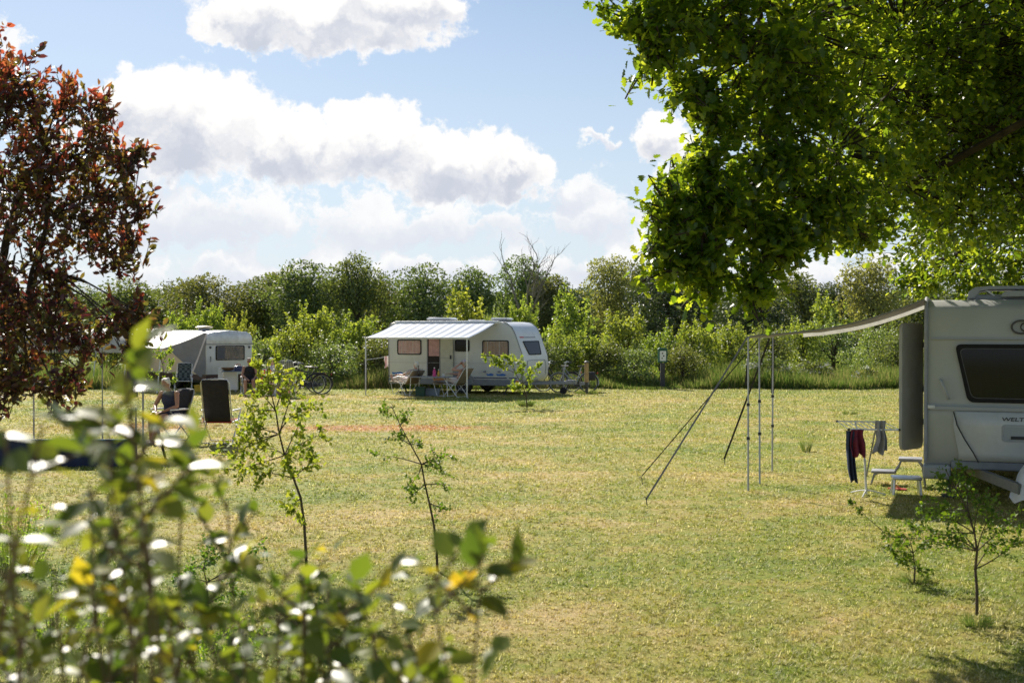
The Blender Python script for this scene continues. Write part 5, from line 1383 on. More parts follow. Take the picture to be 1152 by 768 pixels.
def steps():
    A = gp(1008, 545)
    root = thing('caravan_step', 'grey plastic double step with two levels in front of the open caravan door', 'step', tuple(A), R(-20))
    mb = MB(); mb.box((.20, .0, .375), (.32, .30, .035)); mb.build('upper_tread', M_GREYP, root, bevel=.012, smooth=True)
    mb = MB(); mb.box((-.16, .0, .185), (.34, .30, .035)); mb.build('lower_tread', M_GREYP, root, bevel=.012, smooth=True)
    for y in (-.13, .13):
        mb = MB(); mb.path([(-.33, y, 0), (-.29, y, .14), (-.22, y, .175), (-.02, y, .18), (.04, y, .26), (.08, y, .355), (.30, y, .36), (.36, y, .28), (.40, y, 0)], .016, 6); mb.build('leg', M_GREYP, root, smooth=True)
    B = gp(1020, 556)
    root = thing('caravan_step', 'single low aluminium step stool standing in front of the grey double step', 'step', tuple(B), R(-12))
    mb = MB(); mb.box((0, 0, .225), (.38, .26, .04)); mb.build('tread', M_ALU, root, bevel=.01, smooth=True)
    for sx in (-1, 1):
        for sy in (-1, 1): mb = MB(); mb.bar((sx * .16, sy * .09, .21), (sx * .175, sy * .11, 0), .028, .02); mb.build('leg', M_ALU, root)
    C_ = gp(1010, 551)
    root = thing('flip_flop', 'red rubber slipper on the grass under the step stools', 'slipper', (C_.x, C_.y, .003), R(60))
    mb = MB(); mb.prism((0, 0, 0), (1, 0, 0), (0, 1, 0), rpoly([(-.045, -.13), (.045, -.12), (.05, .1), (0, .14), (-.04, .1)], .03), .02); mb.build('sole', M_REDS, root)
    mb = MB(); mb.path([(0, .07, .02), (-.03, .02, .055), (-.045, -.04, .02)], .006, 5); mb.path([(0, .07, .02), (.03, .02, .055), (.045, -.04, .02)], .006, 5); mb.build('strap', M_REDS, root)
steps()

# ------------------------------------------------------------------ posts
def bollard():
    c = gp(660, 443); root = thing('wooden_bollard', 'short post with a light wooden upper half right of the drawbar', 'bollard', tuple(c))
    mb = MB(); mb.tube((0, 0, 0), (0, 0, .42), .055); mb.build('socket', M_STEELD, root)
    mb = MB(); mb.tube((0, 0, .42), (0, 0, 1.10), .075, n=14); mb.build('wood_post', pmat('light_timber', (.46, .31, .15), .7, var=.12, bump=.3), root, smooth=True)
    mb = MB(); mb.lathe((0, 0, 1.10), [(.095, 0), (.095, .04), (.03, .07)], 14); mb.build('cap', M_STEELD, root)
bollard()
def sign_box():
    d = 44.0; root = thing('sign_post', 'dark post with a green framed white notice box at the hedge', 'sign', (px2x(745.5, d), d, 0))
    mb = MB(); mb.box((0, 0, .5), (.17, .14, 1.0)); mb.build('post', pmat('dark_recycled_post', (.05, .05, .055), .7), root, bevel=.01)
    mb = MB(); mb.box((0, 0, 1.27), (.36, .16, .50)); mb.prism((0, .10, 0), (1, 0, 0), (0, 0, 1), [(-.20, 1.52), (.20, 1.52), (.14, 1.58), (-.14, 1.58)], .2); bx = mb.build('box', pmat('green_box_enamel', (.02, .11, .07), .45), root, bevel=.008)
    mb = MB(); mb.box((0, -.085, 1.27), (.24, .006, .38)); mb.build('notice', M_CARAL, root)
    mb = MB()
    for k, (x, z, s) in enumerate([(-.02, 1.37, .05), (.03, 1.27, .06), (-.03, 1.18, .04)]): mb.box((x, -.089, z), (s, .002, .05))
    mb.build('pictogram', M_BLACK, root)
sign_box()
def fence_post(px, d, h, label):
    o = thing('fence_post', label, 'post', (px2x(px, d), d, 0)); mb = MB(); mb.path([(0, 0, 0), (.01, 0, h - .02), (.01, 0, h)], [.06, .055, .045], 9); mb.build('stake', M_BARKD, o)
fence_post(411, 44.0, 1.15, 'weathered dark stake carrying the drying line by the awning'); fence_post(404, 47, .9, 'stake in the long grass just left of the drying line')
def clothesline():
    a = Vector((px2x(411, 44.0), 44.0, 1.12)); M = Matrix.Rotation(R(-24), 3, 'Z'); b = Vector((-4.51, 41.5, 0)) + M @ Vector((0.0, 1.0, 1.45))
    root = thing('clothes_line', 'drying line between the dark stake and the rear of the middle caravan', 'clothes line', tuple(a)); mb = MB()
    L_ = b - a; mb.path([L_ * t + Vector((0, 0, -.05 * math.sin(math.pi * t))) for t in [k / 8 for k in range(9)]], .008, 5); mb.build('cord', M_WHITEP, root)
    p1 = a + L_ * .62 + Vector((0, 0, -.05)); p2 = a + L_ * .93 + Vector((0, 0, -.02))
    hanging('towel', 'pink and white towel on the drying line, the left of the two', 'towel', p1, .26, .42, stripe_mat('pink_towel', (.72, .45, .45), (.80, .74, .72), 7), 2, depth=.05)
    hanging('towel', 'red white and blue towel hanging at the rear corner of the middle caravan', 'towel', p2, .20, .66, stripe_mat('striped_towel', (.60, .14, .16), (.76, .74, .76), 6, 2), 4, depth=.05)
clothesline()

# ------------------------------------------------------------------ bicycles
def bicycle(label, loc, rz, m_frame, step=False, bag=None, crate_=None, lean=0.0):
    root = thing('bicycle', label, 'bicycle', tuple(loc), rz); root.rotation_euler = (lean, 0, rz)
    r_ = .345; xr, xf = -.52, .56
    for nm, x in (('wheel', xr), ('wheel', xf)):
        mb = MB(); mb.path([(x + r_ * math.cos(a), 0, r_ + r_ * math.sin(a)) for a in [math.tau * k / 36 for k in range(36)]], .019, 7, closed=True); w = mb.build(nm, M_RUB, root, smooth=True)
        mb = MB(); mb.path([(x + (r_ - .025) * math.cos(a), 0, r_ + (r_ - .025) * math.sin(a)) for a in [math.tau * k / 36 for k in range(36)]], .010, 5, closed=True); mb.tube((x, -.04, r_), (x, .04, r_), .02); mb.build('rim', M_ALU, w, smooth=True)
        mb = MB()
        for k in range(16): a = math.tau * k / 16; mb.tube((x, .02 * (-1) ** k, r_), (x + (r_ - .03) * math.cos(a), 0, r_ + (r_ - .03) * math.sin(a)), .002, n=4)
        mb.build('spokes', M_ALU, w)
        mb = MB(); vs = []; a0, a1 = (25, 200) if x < 0 else (40, 190)
        mb.path([(x + (r_ + .03) * math.cos(R(a)), 0, r_ + (r_ + .03) * math.sin(R(a))) for a in range(a0, a1, 12)], .022, 6); mb.build('mudguard', m_frame, root, smooth=True)
    bb = Vector((-.08, 0, .30)); st = Vector((-.24, 0, .82)); hd = Vector((.34, 0, .88)); hd2 = Vector((.375, 0, .74)); ra = Vector((xr, 0, r_)); fa = Vector((xf, 0, r_))
    mb = MB(); mb.tube(bb, st, .018)
    if step: mb.path([hd2, Vector((.22, 0, .55)), Vector((.05, 0, .42)), bb + Vector((-.05, 0, .10))], .024, 8); mb.path([hd, Vector((.18, 0, .66)), Vector((-.02, 0, .52)), bb.lerp(st, .42)], .016, 8)
    else: mb.tube(hd, st + Vector((0.02, 0, -.08)), .018); mb.tube(hd2, bb, .021)
    mb.tube(hd + Vector((-.01, 0, .04)), hd2, .024)
    for s in (-1, 1):
        y = s * .055; mb.path([bb + Vector((0, y * .6, 0)), ra + Vector((0, y, 0))], .010, 6); mb.path([st + Vector((.02, y * .3, -.10)), ra + Vector((0, y, 0))], .009, 6)
        mb.path([hd2 + Vector((0, y * .6, 0)), Vector((.44, y, .56)), fa + Vector((0, y, 0))], .012, 6)
    mb.build('frame', m_frame, root, smooth=True)
    mb = MB(); mb.tube(hd, hd + Vector((-.04, 0, .20)), .013)
    h = hd + Vector((-.04, 0, .20)); mb.path([h + Vector((-.20, -.30, -.02)), h + Vector((-.02, -.26, .03)), h + Vector((.05, -.10, .0)), h, h + Vector((.05, .10, 0)), h + Vector((-.02, .26, .03)), h + Vector((-.20, .30, -.02))], .012, 6); hb = mb.build('handlebar', M_ALU, root, smooth=True)
    for s in (-1, 1): mb = MB(); mb.tube(h + Vector((-.20, s * .30, -.02)), h + Vector((-.09, s * .28, .01)), .017); mb.build('grip', M_BLACK, hb)
    mb = MB(); mb.lathe(Vector((.42, 0, .82)), [(.02, -.05), (.045, 0), (.045, .03)], 12, (1, 0, 0)); mb.build('headlight', M_BLACK, root)
    mb = MB(); mb.tube(st, st + Vector((-.03, 0, .10)), .013); mb.build('seat_post', M_ALU, root)
    mb = MB(); mb.prism(st + Vector((-.03, 0, .10)), (1, 0, 0), (0, 1, 0), rpoly([(-.13, -.10), (-.13, .10), (.04, .045), (.15, .02), (.15, -.02), (.04, -.045)], .02), .05); mb.build('saddle', M_BLACK, root, bevel=.015, smooth=True)
    mb = MB()
    for s in (-1, 1): mb.path([(-.30, s * .06, .74), (-.82, s * .06, .74)], .007, 5); mb.path([(-.74, s * .06, .74), ra + Vector((0, s * .06, 0))], .006, 5)
    for k in range(4): mb.path([(-.38 - .14 * k, -.06, .74), (-.38 - .14 * k, .06, .74)], .006, 5)
    mb.build('rack', M_STEELD, root)
    mb = MB(); mb.box((-.86, 0, .70), (.03, .10, .06)); mb.build('rear_reflector', M_REDS, root, bevel=.008)
    mb = MB(); mb.lathe(bb, [(.03, -.012), (.09, -.008), (.09, .008), (.03, .012)], 18, (0, 1, 0)); mb.bar(bb + Vector((0, -.07, 0)), bb + Vector((.12, -.08, -.12)), .02, .012); mb.bar(bb + Vector((0, .07, 0)), bb + Vector((-.12, .08, .12)), .02, .012)
    mb.box(bb + Vector((.12, -.13, -.12)), (.09, .10, .02)); mb.box(bb + Vector((-.12, .13, .12)), (.09, .10, .02)); mb.build('crankset', M_STEELD, root)
    mb = MB(); mb.prism((0, -.04, 0), (1, 0, 0), (0, 0, 1), rpoly([(-.56, .29), (.02, .23), (.04, .38), (-.54, .40)], .04), .02); mb.build('chain_guard', m_frame, root)
    mb = MB(); mb.tube((-.20, -.05, .28), (-.26, -.26, .01), .009); mb.build('kickstand', M_ALU, root)
    if bag:
        for s in (-1, 1): mb = MB(); mb.box((-.60, s * .12, .58), (.32, .11, .30)); mb.build('pannier', bag, root, bevel=.03, smooth=True)
    if crate_: mb = MB(); mb.box((.44, 0, 1.02), (.24, .28, .18)); mb.build('handlebar_bag', crate_, root, bevel=.03, smooth=True)
    return root
M_BB = pmat('black_bike_paint', (.018, .018, .022), .3); M_GB = pmat('grey_bike_paint', (.33, .35, .38), .35, .4); M_DB = pmat('dark_blue_bike_paint', (.03, .04, .08), .35)
bicycle('black upright bicycle with handlebar bag parked by the striped garden chair', (px2x(345, 40.0), 40.0, 0), R(188), M_BB, False, None, M_BLACK, R(6))
bicycle('dark bicycle standing right behind the black one with the handlebar bag', (px2x(340, 40.8), 40.8, 0), R(172), M_DB, False, None, None, R(-5))
bicycle('grey step-through bicycle with black panniers behind the drawbar', (px2x(646, 41.3), 41.3, 0), R(183), M_GB, True, M_BLACK, None, R(5))
bicycle('dark bicycle between the nose of the middle caravan and the grey step-through', (px2x(628, 41.9), 41.9, 0), R(170), M_BB, True, None, None, R(-6))

# ------------------------------------------------------------------ people
def skin_mat(name, col): return pmat(name, col, .5, var=.05, spec=.4)
SK1 = skin_mat('tanned_skin', (.42, .22, .14)); SK2 = skin_mat('pink_skin', (.55, .31, .23))
HAIRW = pmat('white_hair', (.78, .75, .70), .7, bump=.8, bscale=120); HAIRG = pmat('grey_hair', (.42, .38, .34), .7, bump=.8, bscale=120)
def remeshed(mb, name, mat, parent, vox, smooth_it=4):
    me = bpy.data.meshes.new(name); me.from_pydata(mb.v, [], mb.f)
    bm = bmesh.new(); bm.from_mesh(me); bmesh.ops.recalc_face_normals(bm, faces=bm.faces); bm.to_mesh(me); bm.free()
    o = bpy.data.objects.new(name, me); COL.objects.link(o)
    md = o.modifiers.new('r', 'REMESH'); md.mode = 'VOXEL'; md.voxel_size = vox; md.adaptivity = 0
    if smooth_it: m2 = o.modifiers.new('s', 'SMOOTH'); m2.iterations = smooth_it; m2.factor = .5
    bpy.context.view_layer.update()
    me2 = bpy.data.meshes.new_from_object(o.evaluated_get(bpy.context.evaluated_depsgraph_get()))
    o.modifiers.clear(); o.data = me2; bpy.data.meshes.remove(me); me2.name = name
    me2.materials.clear(); me2.materials.append(mat); me2.polygons.foreach_set('use_smooth', [True] * len(me2.polygons)); o.parent = parent
    return o
def limb(mb, a, b, r0, r1, n=10, k=5, bulge=.12):
    a, b = Vector(a), Vector(b)
    pts = [a.lerp(b, i / k) for i in range(k + 1)]
    mb.path(pts, [(r0 + (r1 - r0) * i / k) * (1 + bulge * math.sin(math.pi * (i / k) ** .7)) for i in range(k + 1)], n)
    mb.ell(a, r0, 10, 8); mb.ell(b, r1, 10, 8)
def hand(mb, wrist, d, palm_n, sc=1.0, curl=.5):
    d = Vector(d).normalized(); n_ = Vector(palm_n); n_ = (n_ - d * n_.dot(d)).normalized(); s = d.cross(n_)
    w = Vector(wrist)
    for k in range(4):
        b0 = w + d * .015 * sc + s * ((k - 1.5) * .014 * sc); b1 = w + d * .088 * sc + s * ((k - 1.5) * .020 * sc)
        mb.path([b0, b1], [.015 * sc, .0115 * sc], 8)
        ln = (.070, .080, .075, .058)[k] * sc; q = b1; dd = d.copy()
        for j in range(3):
            dd = (dd + n_ * curl * (.55 + .15 * j)).normalized(); q2 = q + dd * ln * (.45, .32, .25)[j]; mb.path([q, q2], [.0095 * sc - .001 * j, .0085 * sc - .001 * j], 7); mb.ell(q2, .0085 * sc - .001 * j, 7, 5); q = q2
    t0 = w + d * .025 * sc - s * .028 * sc; t1 = t0 + (d * .6 - s * .8 + n_ * .2).normalized() * .038 * sc; t2 = t1 + (d * .9 - s * .15 + n_ * .3).normalized() * .034 * sc
    mb.path([t0, t1, t2], [.014 * sc, .011 * sc, .009 * sc], 8); mb.ell(t2, .009 * sc, 7, 5)
def foot(mb, ankle, d, down=(0, 0, -1), sc=1.0):
    d = Vector(d).normalized(); dn = Vector(down).normalized(); a = Vector(ankle)
    mb.ell(a + dn * .03 - d * .02, .042 * sc, 10, 8)
    mb.path([a + dn * .045 - d * .04, a + dn * .05 + d * .06, a + dn * .058 + d * .15, a + dn * .06 + d * .185], [.036 * sc, .042 * sc, .036 * sc, .018 * sc], 10)
def person(label, loc, rz, J, skin, hair_mat, clothes, hair='short', vox=.0085, glasses=False, hat=None):
    """J: joints in local space; body is one continuous surface"""
    root = thing('person', label, 'person', tuple(loc), rz); J = {k: Vector(v) for k, v in J.items()}
    B = MB()
    def torso(mb, g=0.0, hi=1.0, lo=0.0):
        pel, ch, nk = J['pelvis'], J['chest'], J['neck']
        side = (J['shR'] - J['shL']).normalized(); up = (nk - pel).normalized(); fr = side.cross(up).normalized()
        Mx = Matrix((side, fr, up)).transposed()
        for c, r_ in ((pel, (.165, .12, .12)), (pel.lerp(ch, .45), (.145, .10, .13)), (ch, (.165, .115, .15)), (ch.lerp(nk, .55), (.145, .09, .08))):
            mb.ell(c, tuple(k + g for k in r_), 14, 10, Mx)
    torso(B)
    B.path([J['chest'].lerp(J['neck'], .7), J['neck'], J['head']], [.062, .054, .05], 10)
    up = (J['head'] - J['neck']).normalized() if 'hup' not in J else J['hup'].normalized()
    face = J['face'].normalized(); face = (face - up * face.dot(up)).normalized(); sd = face.cross(up)
    H = Matrix((sd, face, up)).transposed(); hc = J['head'] + up * .03
    B.ell(hc + up * .02 - face * .008, (.074, .092, .095), 14, 12, H); B.ell(hc - up * .055 + face * .018, (.052, .066, .055), 12, 10, H)
    B.path([hc + face * .085 + up * .018, hc + face * .108 - up * .018, hc + face * .090 - up * .028], [.009, .014, .011], 7)
    B.ell(hc + face * .083 - up * .052, (.022, .010, .009), 8, 6, H)
    for s in (-1, 1): B.ell(hc + sd * (.076 * s) - face * .005 - up * .005, (.011, .020, .030), 8, 6, H)
    for s, S in ((-1, 'L'), (1, 'R')):
        limb(B, J['sh' + S], J['el' + S], .046, .036); limb(B, J['el' + S], J['wr' + S], .036, .024)
        B.ell(J['sh' + S], .055, 10, 8)
        limb(B, J['hip' + S], J['kn' + S], .078, .053); limb(B, J['kn' + S], J['an' + S], .053, .034, bulge=.22)
        hd = J.get('hd' + S, J['wr' + S] - J['el' + S]); hand(B, J['wr' + S], hd, J.get('hn' + S, Vector((0, 0, -1))), 1.0)
        ft_ = J.get('ft' + S, Vector((0, -1, 0))); foot(B, J['an' + S], ft_, J.get('fd' + S, Vector((0, 0, -1))))
    body = remeshed(B, 'body', skin, root, vox, 3)
    mb = MB()
    for s in (-1, 1): mb.ell(hc + sd * (.030 * s) + face * .078 + up * .012, .0105, 8, 6)
    mb.build('eyes', M_BLACK, root)
    if hair != 'none':
        mb = MB(); mb.ell(hc + up * .040 - face * .030, (.084, .088, .088), 14, 10, H); mb.ell(hc - up * .01 - face * .055, (.074, .052, .075), 12, 10, H)
        for k in range(16):
            a = k * 2.4; mb.ell(hc + up * (.055 + .035 * math.sin(k * 1.7)) + sd * .055 * math.cos(a) + face * (-.04 + .05 * math.sin(a)), .034, 8, 6)
        remeshed(mb, 'hair', hair_mat, root, .010, 2)
    for c in clothes:
        mb = MB(); kind, mat = c
        if kind in ('top', 'tank'):
            torso(mb, .014)
            if kind == 'top':
                for S in 'LR': limb(mb, J['sh' + S], J['sh' + S].lerp(J['el' + S], .55), .062, .054)
            else:
                for S in 'LR': mb.path([J['chest'] + (J['sh' + S] - J['chest']) * .55, J['neck'] + (J['sh' + S] - J['neck']) * .42 + Vector((0, 0, .02))], .035, 8)
            # leave the neck free by keeping below the collar bones
            remeshed(mb, 'shirt' if kind == 'top' else 'tank_top', mat, root, .012, 3)
        elif kind in ('shorts', 'trousers', 'skirt'):
            pel = J['pelvis']; side = (J['shR'] - J['shL']).normalized(); up_ = (J['chest'] - pel).normalized(); fr = side.cross(up_).normalized(); Mx = Matrix((side, fr, up_)).transposed()
            mb.ell(pel, (.185, .14, .13), 14, 10, Mx)
            k = dict(shorts=.62, skirt=.8, trousers=1)[kind]
            for S in 'LR':
                limb(mb, J['hip' + S], J['hip' + S].lerp(J['kn' + S], k), .096, .078 if k < 1 else .066)
                if kind == 'trousers': limb(mb, J['kn' + S], J['kn' + S].lerp(J['an' + S], .92), .066, .05)
            remeshed(mb, kind, mat, root, .013, 3)
    if glasses:
        mb = MB()
        for s in (-1, 1): mb.ell(hc + sd * (.031 * s) + face * .090 + up * .012, (.026, .008, .019), 10, 8, H)
        mb.path([hc + sd * -.075 + up * .014, hc + sd * -.055 + face * .08 + up * .016, hc + sd * .055 + face * .08 + up * .016, hc + sd * .075 + up * .014], .004, 5); mb.build('sunglasses', M_BLACK, root)
    if hat:
        mb = MB(); mb.lathe(hc + up * .055 - face * .01, [(.090, 0), (.092, .02), (.080, .055), (.045, .078), (.008, .085)], 18, up)
        if hat[1] == 'cap': mb.prism(hc + up * .058 + face * .06, sd, face, rpoly([(-.07, 0), (.07, 0), (.055, .085), (-.055, .085)], .04), .008)
        mb.build('cap', hat[0], root, smooth=True)
    return root

def seated(lean=8, head_fwd=0.0, knees=(.16, .16), spread=.13, hz=.50, elb=((-.25, -.06), (.25, -.06)), wr=((-.12, -.36, .66), (.12, -.36, .66)), ank=((-.14, -.46), (.14, -.46)), face=(0, -1, -.1)):
    t = R(lean); f = lambda s: Vector((0, .06 + math.sin(t) * s, hz + math.cos(t) * s))
    pel, ch, nk = f(.05), f(.33), f(.53)
    fc = Vector(face).normalized()
    hd = nk + Vector((fc.x * .02, -.03 - head_fwd * .07, .125 - head_fwd * .035))
    up = Vector((0, -.45 * head_fwd, 1))
    return dict(pelvis=pel, chest=ch, neck=nk, head=hd, hup=up, face=fc, shL=f(.47) + Vector((-.185, 0, 0)), shR=f(.47) + Vector((.185, 0, 0)),
                elL=Vector((elb[0][0], elb[0][1], hz + .22)), elR=Vector((elb[1][0], elb[1][1], hz + .22)), wrL=wr[0], wrR=wr[1],
                hipL=pel + Vector((-.10, -.03, -.02)), hipR=pel + Vector((.10, -.03, -.02)), knL=Vector((-spread, -.40, hz + .03)), knR=Vector((spread, -.40, hz + .03)),
                anL=Vector((ank[0][0], ank[0][1], .085)), anR=Vector((ank[1][0], ank[1][1], .085)))
NAVYT = pmat('navy_cotton', (.03, .035, .075), .85, bump=.3); BLACKT = pmat('black_cotton', (.015, .014, .016), .85, bump=.3)
WHT = pmat('white_pink_cotton', (.72, .62, .62), .85, bump=.3); GRT = pmat('floral_grey_cotton', (.50, .42, .44), .85, bump=.3, var=.3, vscale=30)
person('white haired bare armed person bent forward in a folding chair beside the small stool', CH_A, R(-22), seated(-10, .9, elb=((-.28, -.10), (.27, -.12)), wr=((-.09, -.32, .62), (.10, -.33, .63)), ank=((-.12, -.42), (.10, -.66)), face=(.0, -1, -.5)), SK1, HAIRW, [('tank', NAVYT), ('shorts', NAVYT)])
person('woman in black tank top and sunglasses sitting beside the old caravan', (px2x(279, 38.9), 39.1, 0), R(12), seated(6, .25, elb=((-.24, -.05), (.25, -.05)), wr=((-.08, -.28, .60), (.16, -.38, .60)), ank=((-.12, -.45), (.17, -.60)), face=(.1, -1, -.2)), SK1, HAIRG, [('tank', BLACKT), ('shorts', BLACKT)], glasses=True)
person('white haired person half hidden behind the high striped garden chair', (px2x(309, 39.8), 39.8, 0), R(75), seated(10, .3, ank=((-.12, -.5), (.12, -.5))), SK2, HAIRW, [('top', WHT), ('shorts', WHT)])
crate('low wooden box serving as seat behind the striped garden chair', (px2x(309, 39.8) , 39.8, 0), (.44, .42, .38), pmat('pale_wood', (.40, .28, .16), .7), cat='seat')

def reclined(hz=.50, back=40, head=.0, arm='rest', legs='out'):
    t = R(back); f = lambda s: Vector((0, .10 + math.sin(t) * s, hz + math.cos(t) * s))
    pel, ch, nk = f(.04), f(.33), f(.54); J = dict(pelvis=pel, chest=ch, neck=nk, head=nk + Vector((0, -.02, .13)), hup=Vector((0, .25, 1)), face=Vector((0, -1, .1)),
             shL=f(.47) + Vector((-.185, 0, 0)), shR=f(.47) + Vector((.185, 0, 0)), hipL=pel + Vector((-.10, -.04, -.01)), hipR=pel + Vector((.10, -.04, -.01)))
    if legs == 'out': J.update(knL=Vector((-.11, -.33, hz + .10)), knR=Vector((.11, -.33, hz + .10)), anL=Vector((-.10, -.74, hz + .06)), anR=Vector((.10, -.74, hz + .06)), ftL=Vector((0, -.4, 1)), ftR=Vector((0, -.4, 1)), fdL=Vector((0, -1, -.3)), fdR=Vector((0, -1, -.3)))
    else: J.update(knL=Vector((-.13, -.38, hz + .10)), knR=Vector((.13, -.38, hz + .10)), anL=Vector((-.13, -.70, .10)), anR=Vector((.13, -.70, .10)))
    J.update(elL=Vector((-.27, .06, hz + .20)), elR=Vector((.27, .06, hz + .20)), wrL=Vector((-.25, -.19, hz + .22)), wrR=Vector((.25, -.19, hz + .22)))
    if arm == 'shade':
        J.update(elR=J['shR'] + Vector((.12, -.26, .02)), wrR=J['head'] + Vector((.10, -.12, .02)), elL=Vector((-.26, -.0, hz + .24)), wrL=Vector((-.06, -.26, hz + .26)), hdR=Vector((-1, .2, .3)), hnR=Vector((0, 1, -.3)))
    return J
person('white haired sunbather lying back with feet up in the left recliner', gp(459, 444.5), R(-138), reclined(.50, 42), SK2, HAIRW, [('top', GRT), ('trousers', WHT)])
person('bare chested person in pale shorts lifting one hand to the face in the right recliner', gp(512, 446.5), R(-122), reclined(.52, 34, arm='shade', legs='out'), SK2, HAIRG, [('shorts', WHT)], hat=(pmat('pale_cap_cloth', (.55, .48, .55), .8), 'cap'))

# ------------------------------------------------------------------ saplings on the lawn
sapling((345, 655), [(344, 625), (342, 590), (338, 560), (330, 538), (320, 512), (314, 488), (310, 462), (303, 436), (300, 412)],
        [(3, 330, 575, -.1), (4, 352, 520, .15), (4, 296, 532, -.2), (5, 262, 528, .1), (5, 358, 490, -.15), (5, 340, 470, .2), (5, 288, 505, .25), (6, 352, 455, .05), (6, 268, 500, -.25), (6, 280, 478, .1), (6, 330, 440, -.2), (6, 256, 512, .0),
         (7, 322, 425, .2), (7, 290, 440, -.1), (7, 284, 462, .2), (8, 312, 408, 0), (8, 292, 418, .15), (5, 348, 505, .3), (5, 322, 520, -.3)], 0, 11, 3, .047, L_SAP,
        'leafy bright green sapling with a thin leaning trunk, the tallest one on the lawn', r0=.015, Ls=.22)
sapling((492, 642), [(491, 615), (488, 590), (483, 566), (478, 545), (474, 522), (462, 500), (450, 478), (441, 458)],
        [(3, 497, 570, .1), (4, 462, 558, -.1), (4, 500, 545, .1), (5, 497, 532, -.15), (5, 425, 512, .1), (5, 504, 512, .15), (5, 462, 545, .2), (5, 495, 518, -.2), (6, 470, 500, .1), (6, 448, 490, -.1), (7, 458, 472, .1), (8, 430, 462, 0)], 0, 12, 2, .034, L_SAPD,
        'thin crooked sapling with sparse dark leaves in the middle of the lawn', r0=.014, Ls=.14)
sapling((1100, 692), [(1100, 665), (1098, 640), (1100, 620), (1097, 600), (1090, 575), (1076, 550), (1064, 528)],
        [(2, 1120, 600, .2), (2, 1146, 604, 0), (3, 1070, 585, .1), (3, 1050, 600, -.2), (3, 1062, 615, .2), (3, 1135, 590, .2), (4, 1040, 570, .1), (4, 1105, 560, -.2), (4, 1082, 560, .1), (4, 1030, 596, .0), (5, 1090, 545, .1), (5, 1048, 578, -.1), (6, 1056, 540, 0), (6, 1085, 530, .1), (3, 1118, 576, -.2), (3, 1020, 604, .1), (3, 1078, 606, -.15)], 0, 13, 3, .032, L_SAPD,
        'small bushy sapling growing in the shadow of the right caravan', r0=.013, Ls=.17)
sapling((1029, 656), [(1030, 640), (1028, 622), (1024, 606)], [(1, 1042, 640, .1), (1, 1016, 632, -.1), (2, 1010, 608, .1), (2, 1042, 612, 0), (3, 998, 604, .1), (3, 1034, 598, -.1), (2, 1005, 620, .2)], 0, 14, 3, .032, L_SAPD,
        'knee high dark seedling left of the small bushy sapling', r0=.009, Ls=.12)
sapling((1004, 608), [(992, 596), (978, 584), (966, 571), (960, 568)], [(3, 968, 574, .02), (4, 958, 566, .0)], 0, 15, 2, .028, L_SAPD, 'bent nearly bare twig arching over the grass towards the clothes dryer', r0=.005, Ls=.05)
sapling((236, 705), [(234, 680), (232, 655), (228, 640)], [(1, 262, 664, .1), (1, 206, 668, -.1), (2, 296, 622, .1), (2, 262, 648, -.1), (2, 196, 650, .1), (3, 240, 612, 0), (3, 214, 640, .2), (2, 278, 634, .2), (3, 252, 626, -.2)], 0, 16, 3, .030, L_SAPD,
        'low spreading twiggy seedling on the lawn left of the tall leafy sapling', r0=.010, Ls=.14)
sapling((593, 459), [(592, 446), (588, 434), (580, 420), (574, 410)], [(1, 598, 428, .3), (2, 602, 412, .2), (2, 584, 408, -.2), (3, 556, 408, .1), (3, 572, 402, .2), (4, 548, 406, 0), (3, 586, 416, 0), (1, 580, 436, .1)], 0, 17, 4, .085, L_SAP,
        'thin young tree with yellow green sprays standing before the nose of the middle caravan', r0=.022, Ls=.28)
sapling((182, 452), [(182, 440), (184, 425), (183, 410), (180, 398)], [(1, 172, 430, .2), (1, 196, 426, -.2), (2, 166, 412, .1), (2, 194, 410, .2), (3, 176, 396, 0), (3, 190, 394, .1)], 0, 18, 4, .075, L_SAP,
        'thin young tree with light leaves in front of the old caravan awning', r0=.02, Ls=.3)
def weed(px, py, h, rad, n, seed, label, size=.05):
    rng = random.Random(seed); rs = np.random.default_rng(seed); c = gp(px, py); root = thing('leafy_weed', label, 'weed', tuple(c)); mb = MB(); anc = []
    for k in range(n):
        a = rng.uniform(0, 6.28); r_ = rad * rng.random() ** .5; b = Vector((r_ * math.cos(a) * .6, r_ * math.sin(a) * .6, 0)); t = b + Vector((r_ * math.cos(a) * .6, r_ * math.sin(a) * .6, h * rng.uniform(.5, 1)))
        mb.path([b, b.lerp(t, .5), t], [.004, .003, .002], 4)
        for i in range(1, 7): anc.append((b.lerp(t, i / 6), (t - b).normalized(), 1))
    mb.build('stems', L_WEED, root); leaves_at('foliage', anc, rs, 3, size, 'lance', L_WEED, root, .008)
weed(10, 640, .62, .45, 44, 31, 'vivid green leafy weed clump at the left edge behind the blurred twigs')
weed(60, 720, .35, .6, 40, 32, 'low fresh green weeds on the lawn behind the blurred shrub', .04)
weed(230, 742, .30, .5, 34, 33, 'low weeds in front of the spreading seedling', .035)

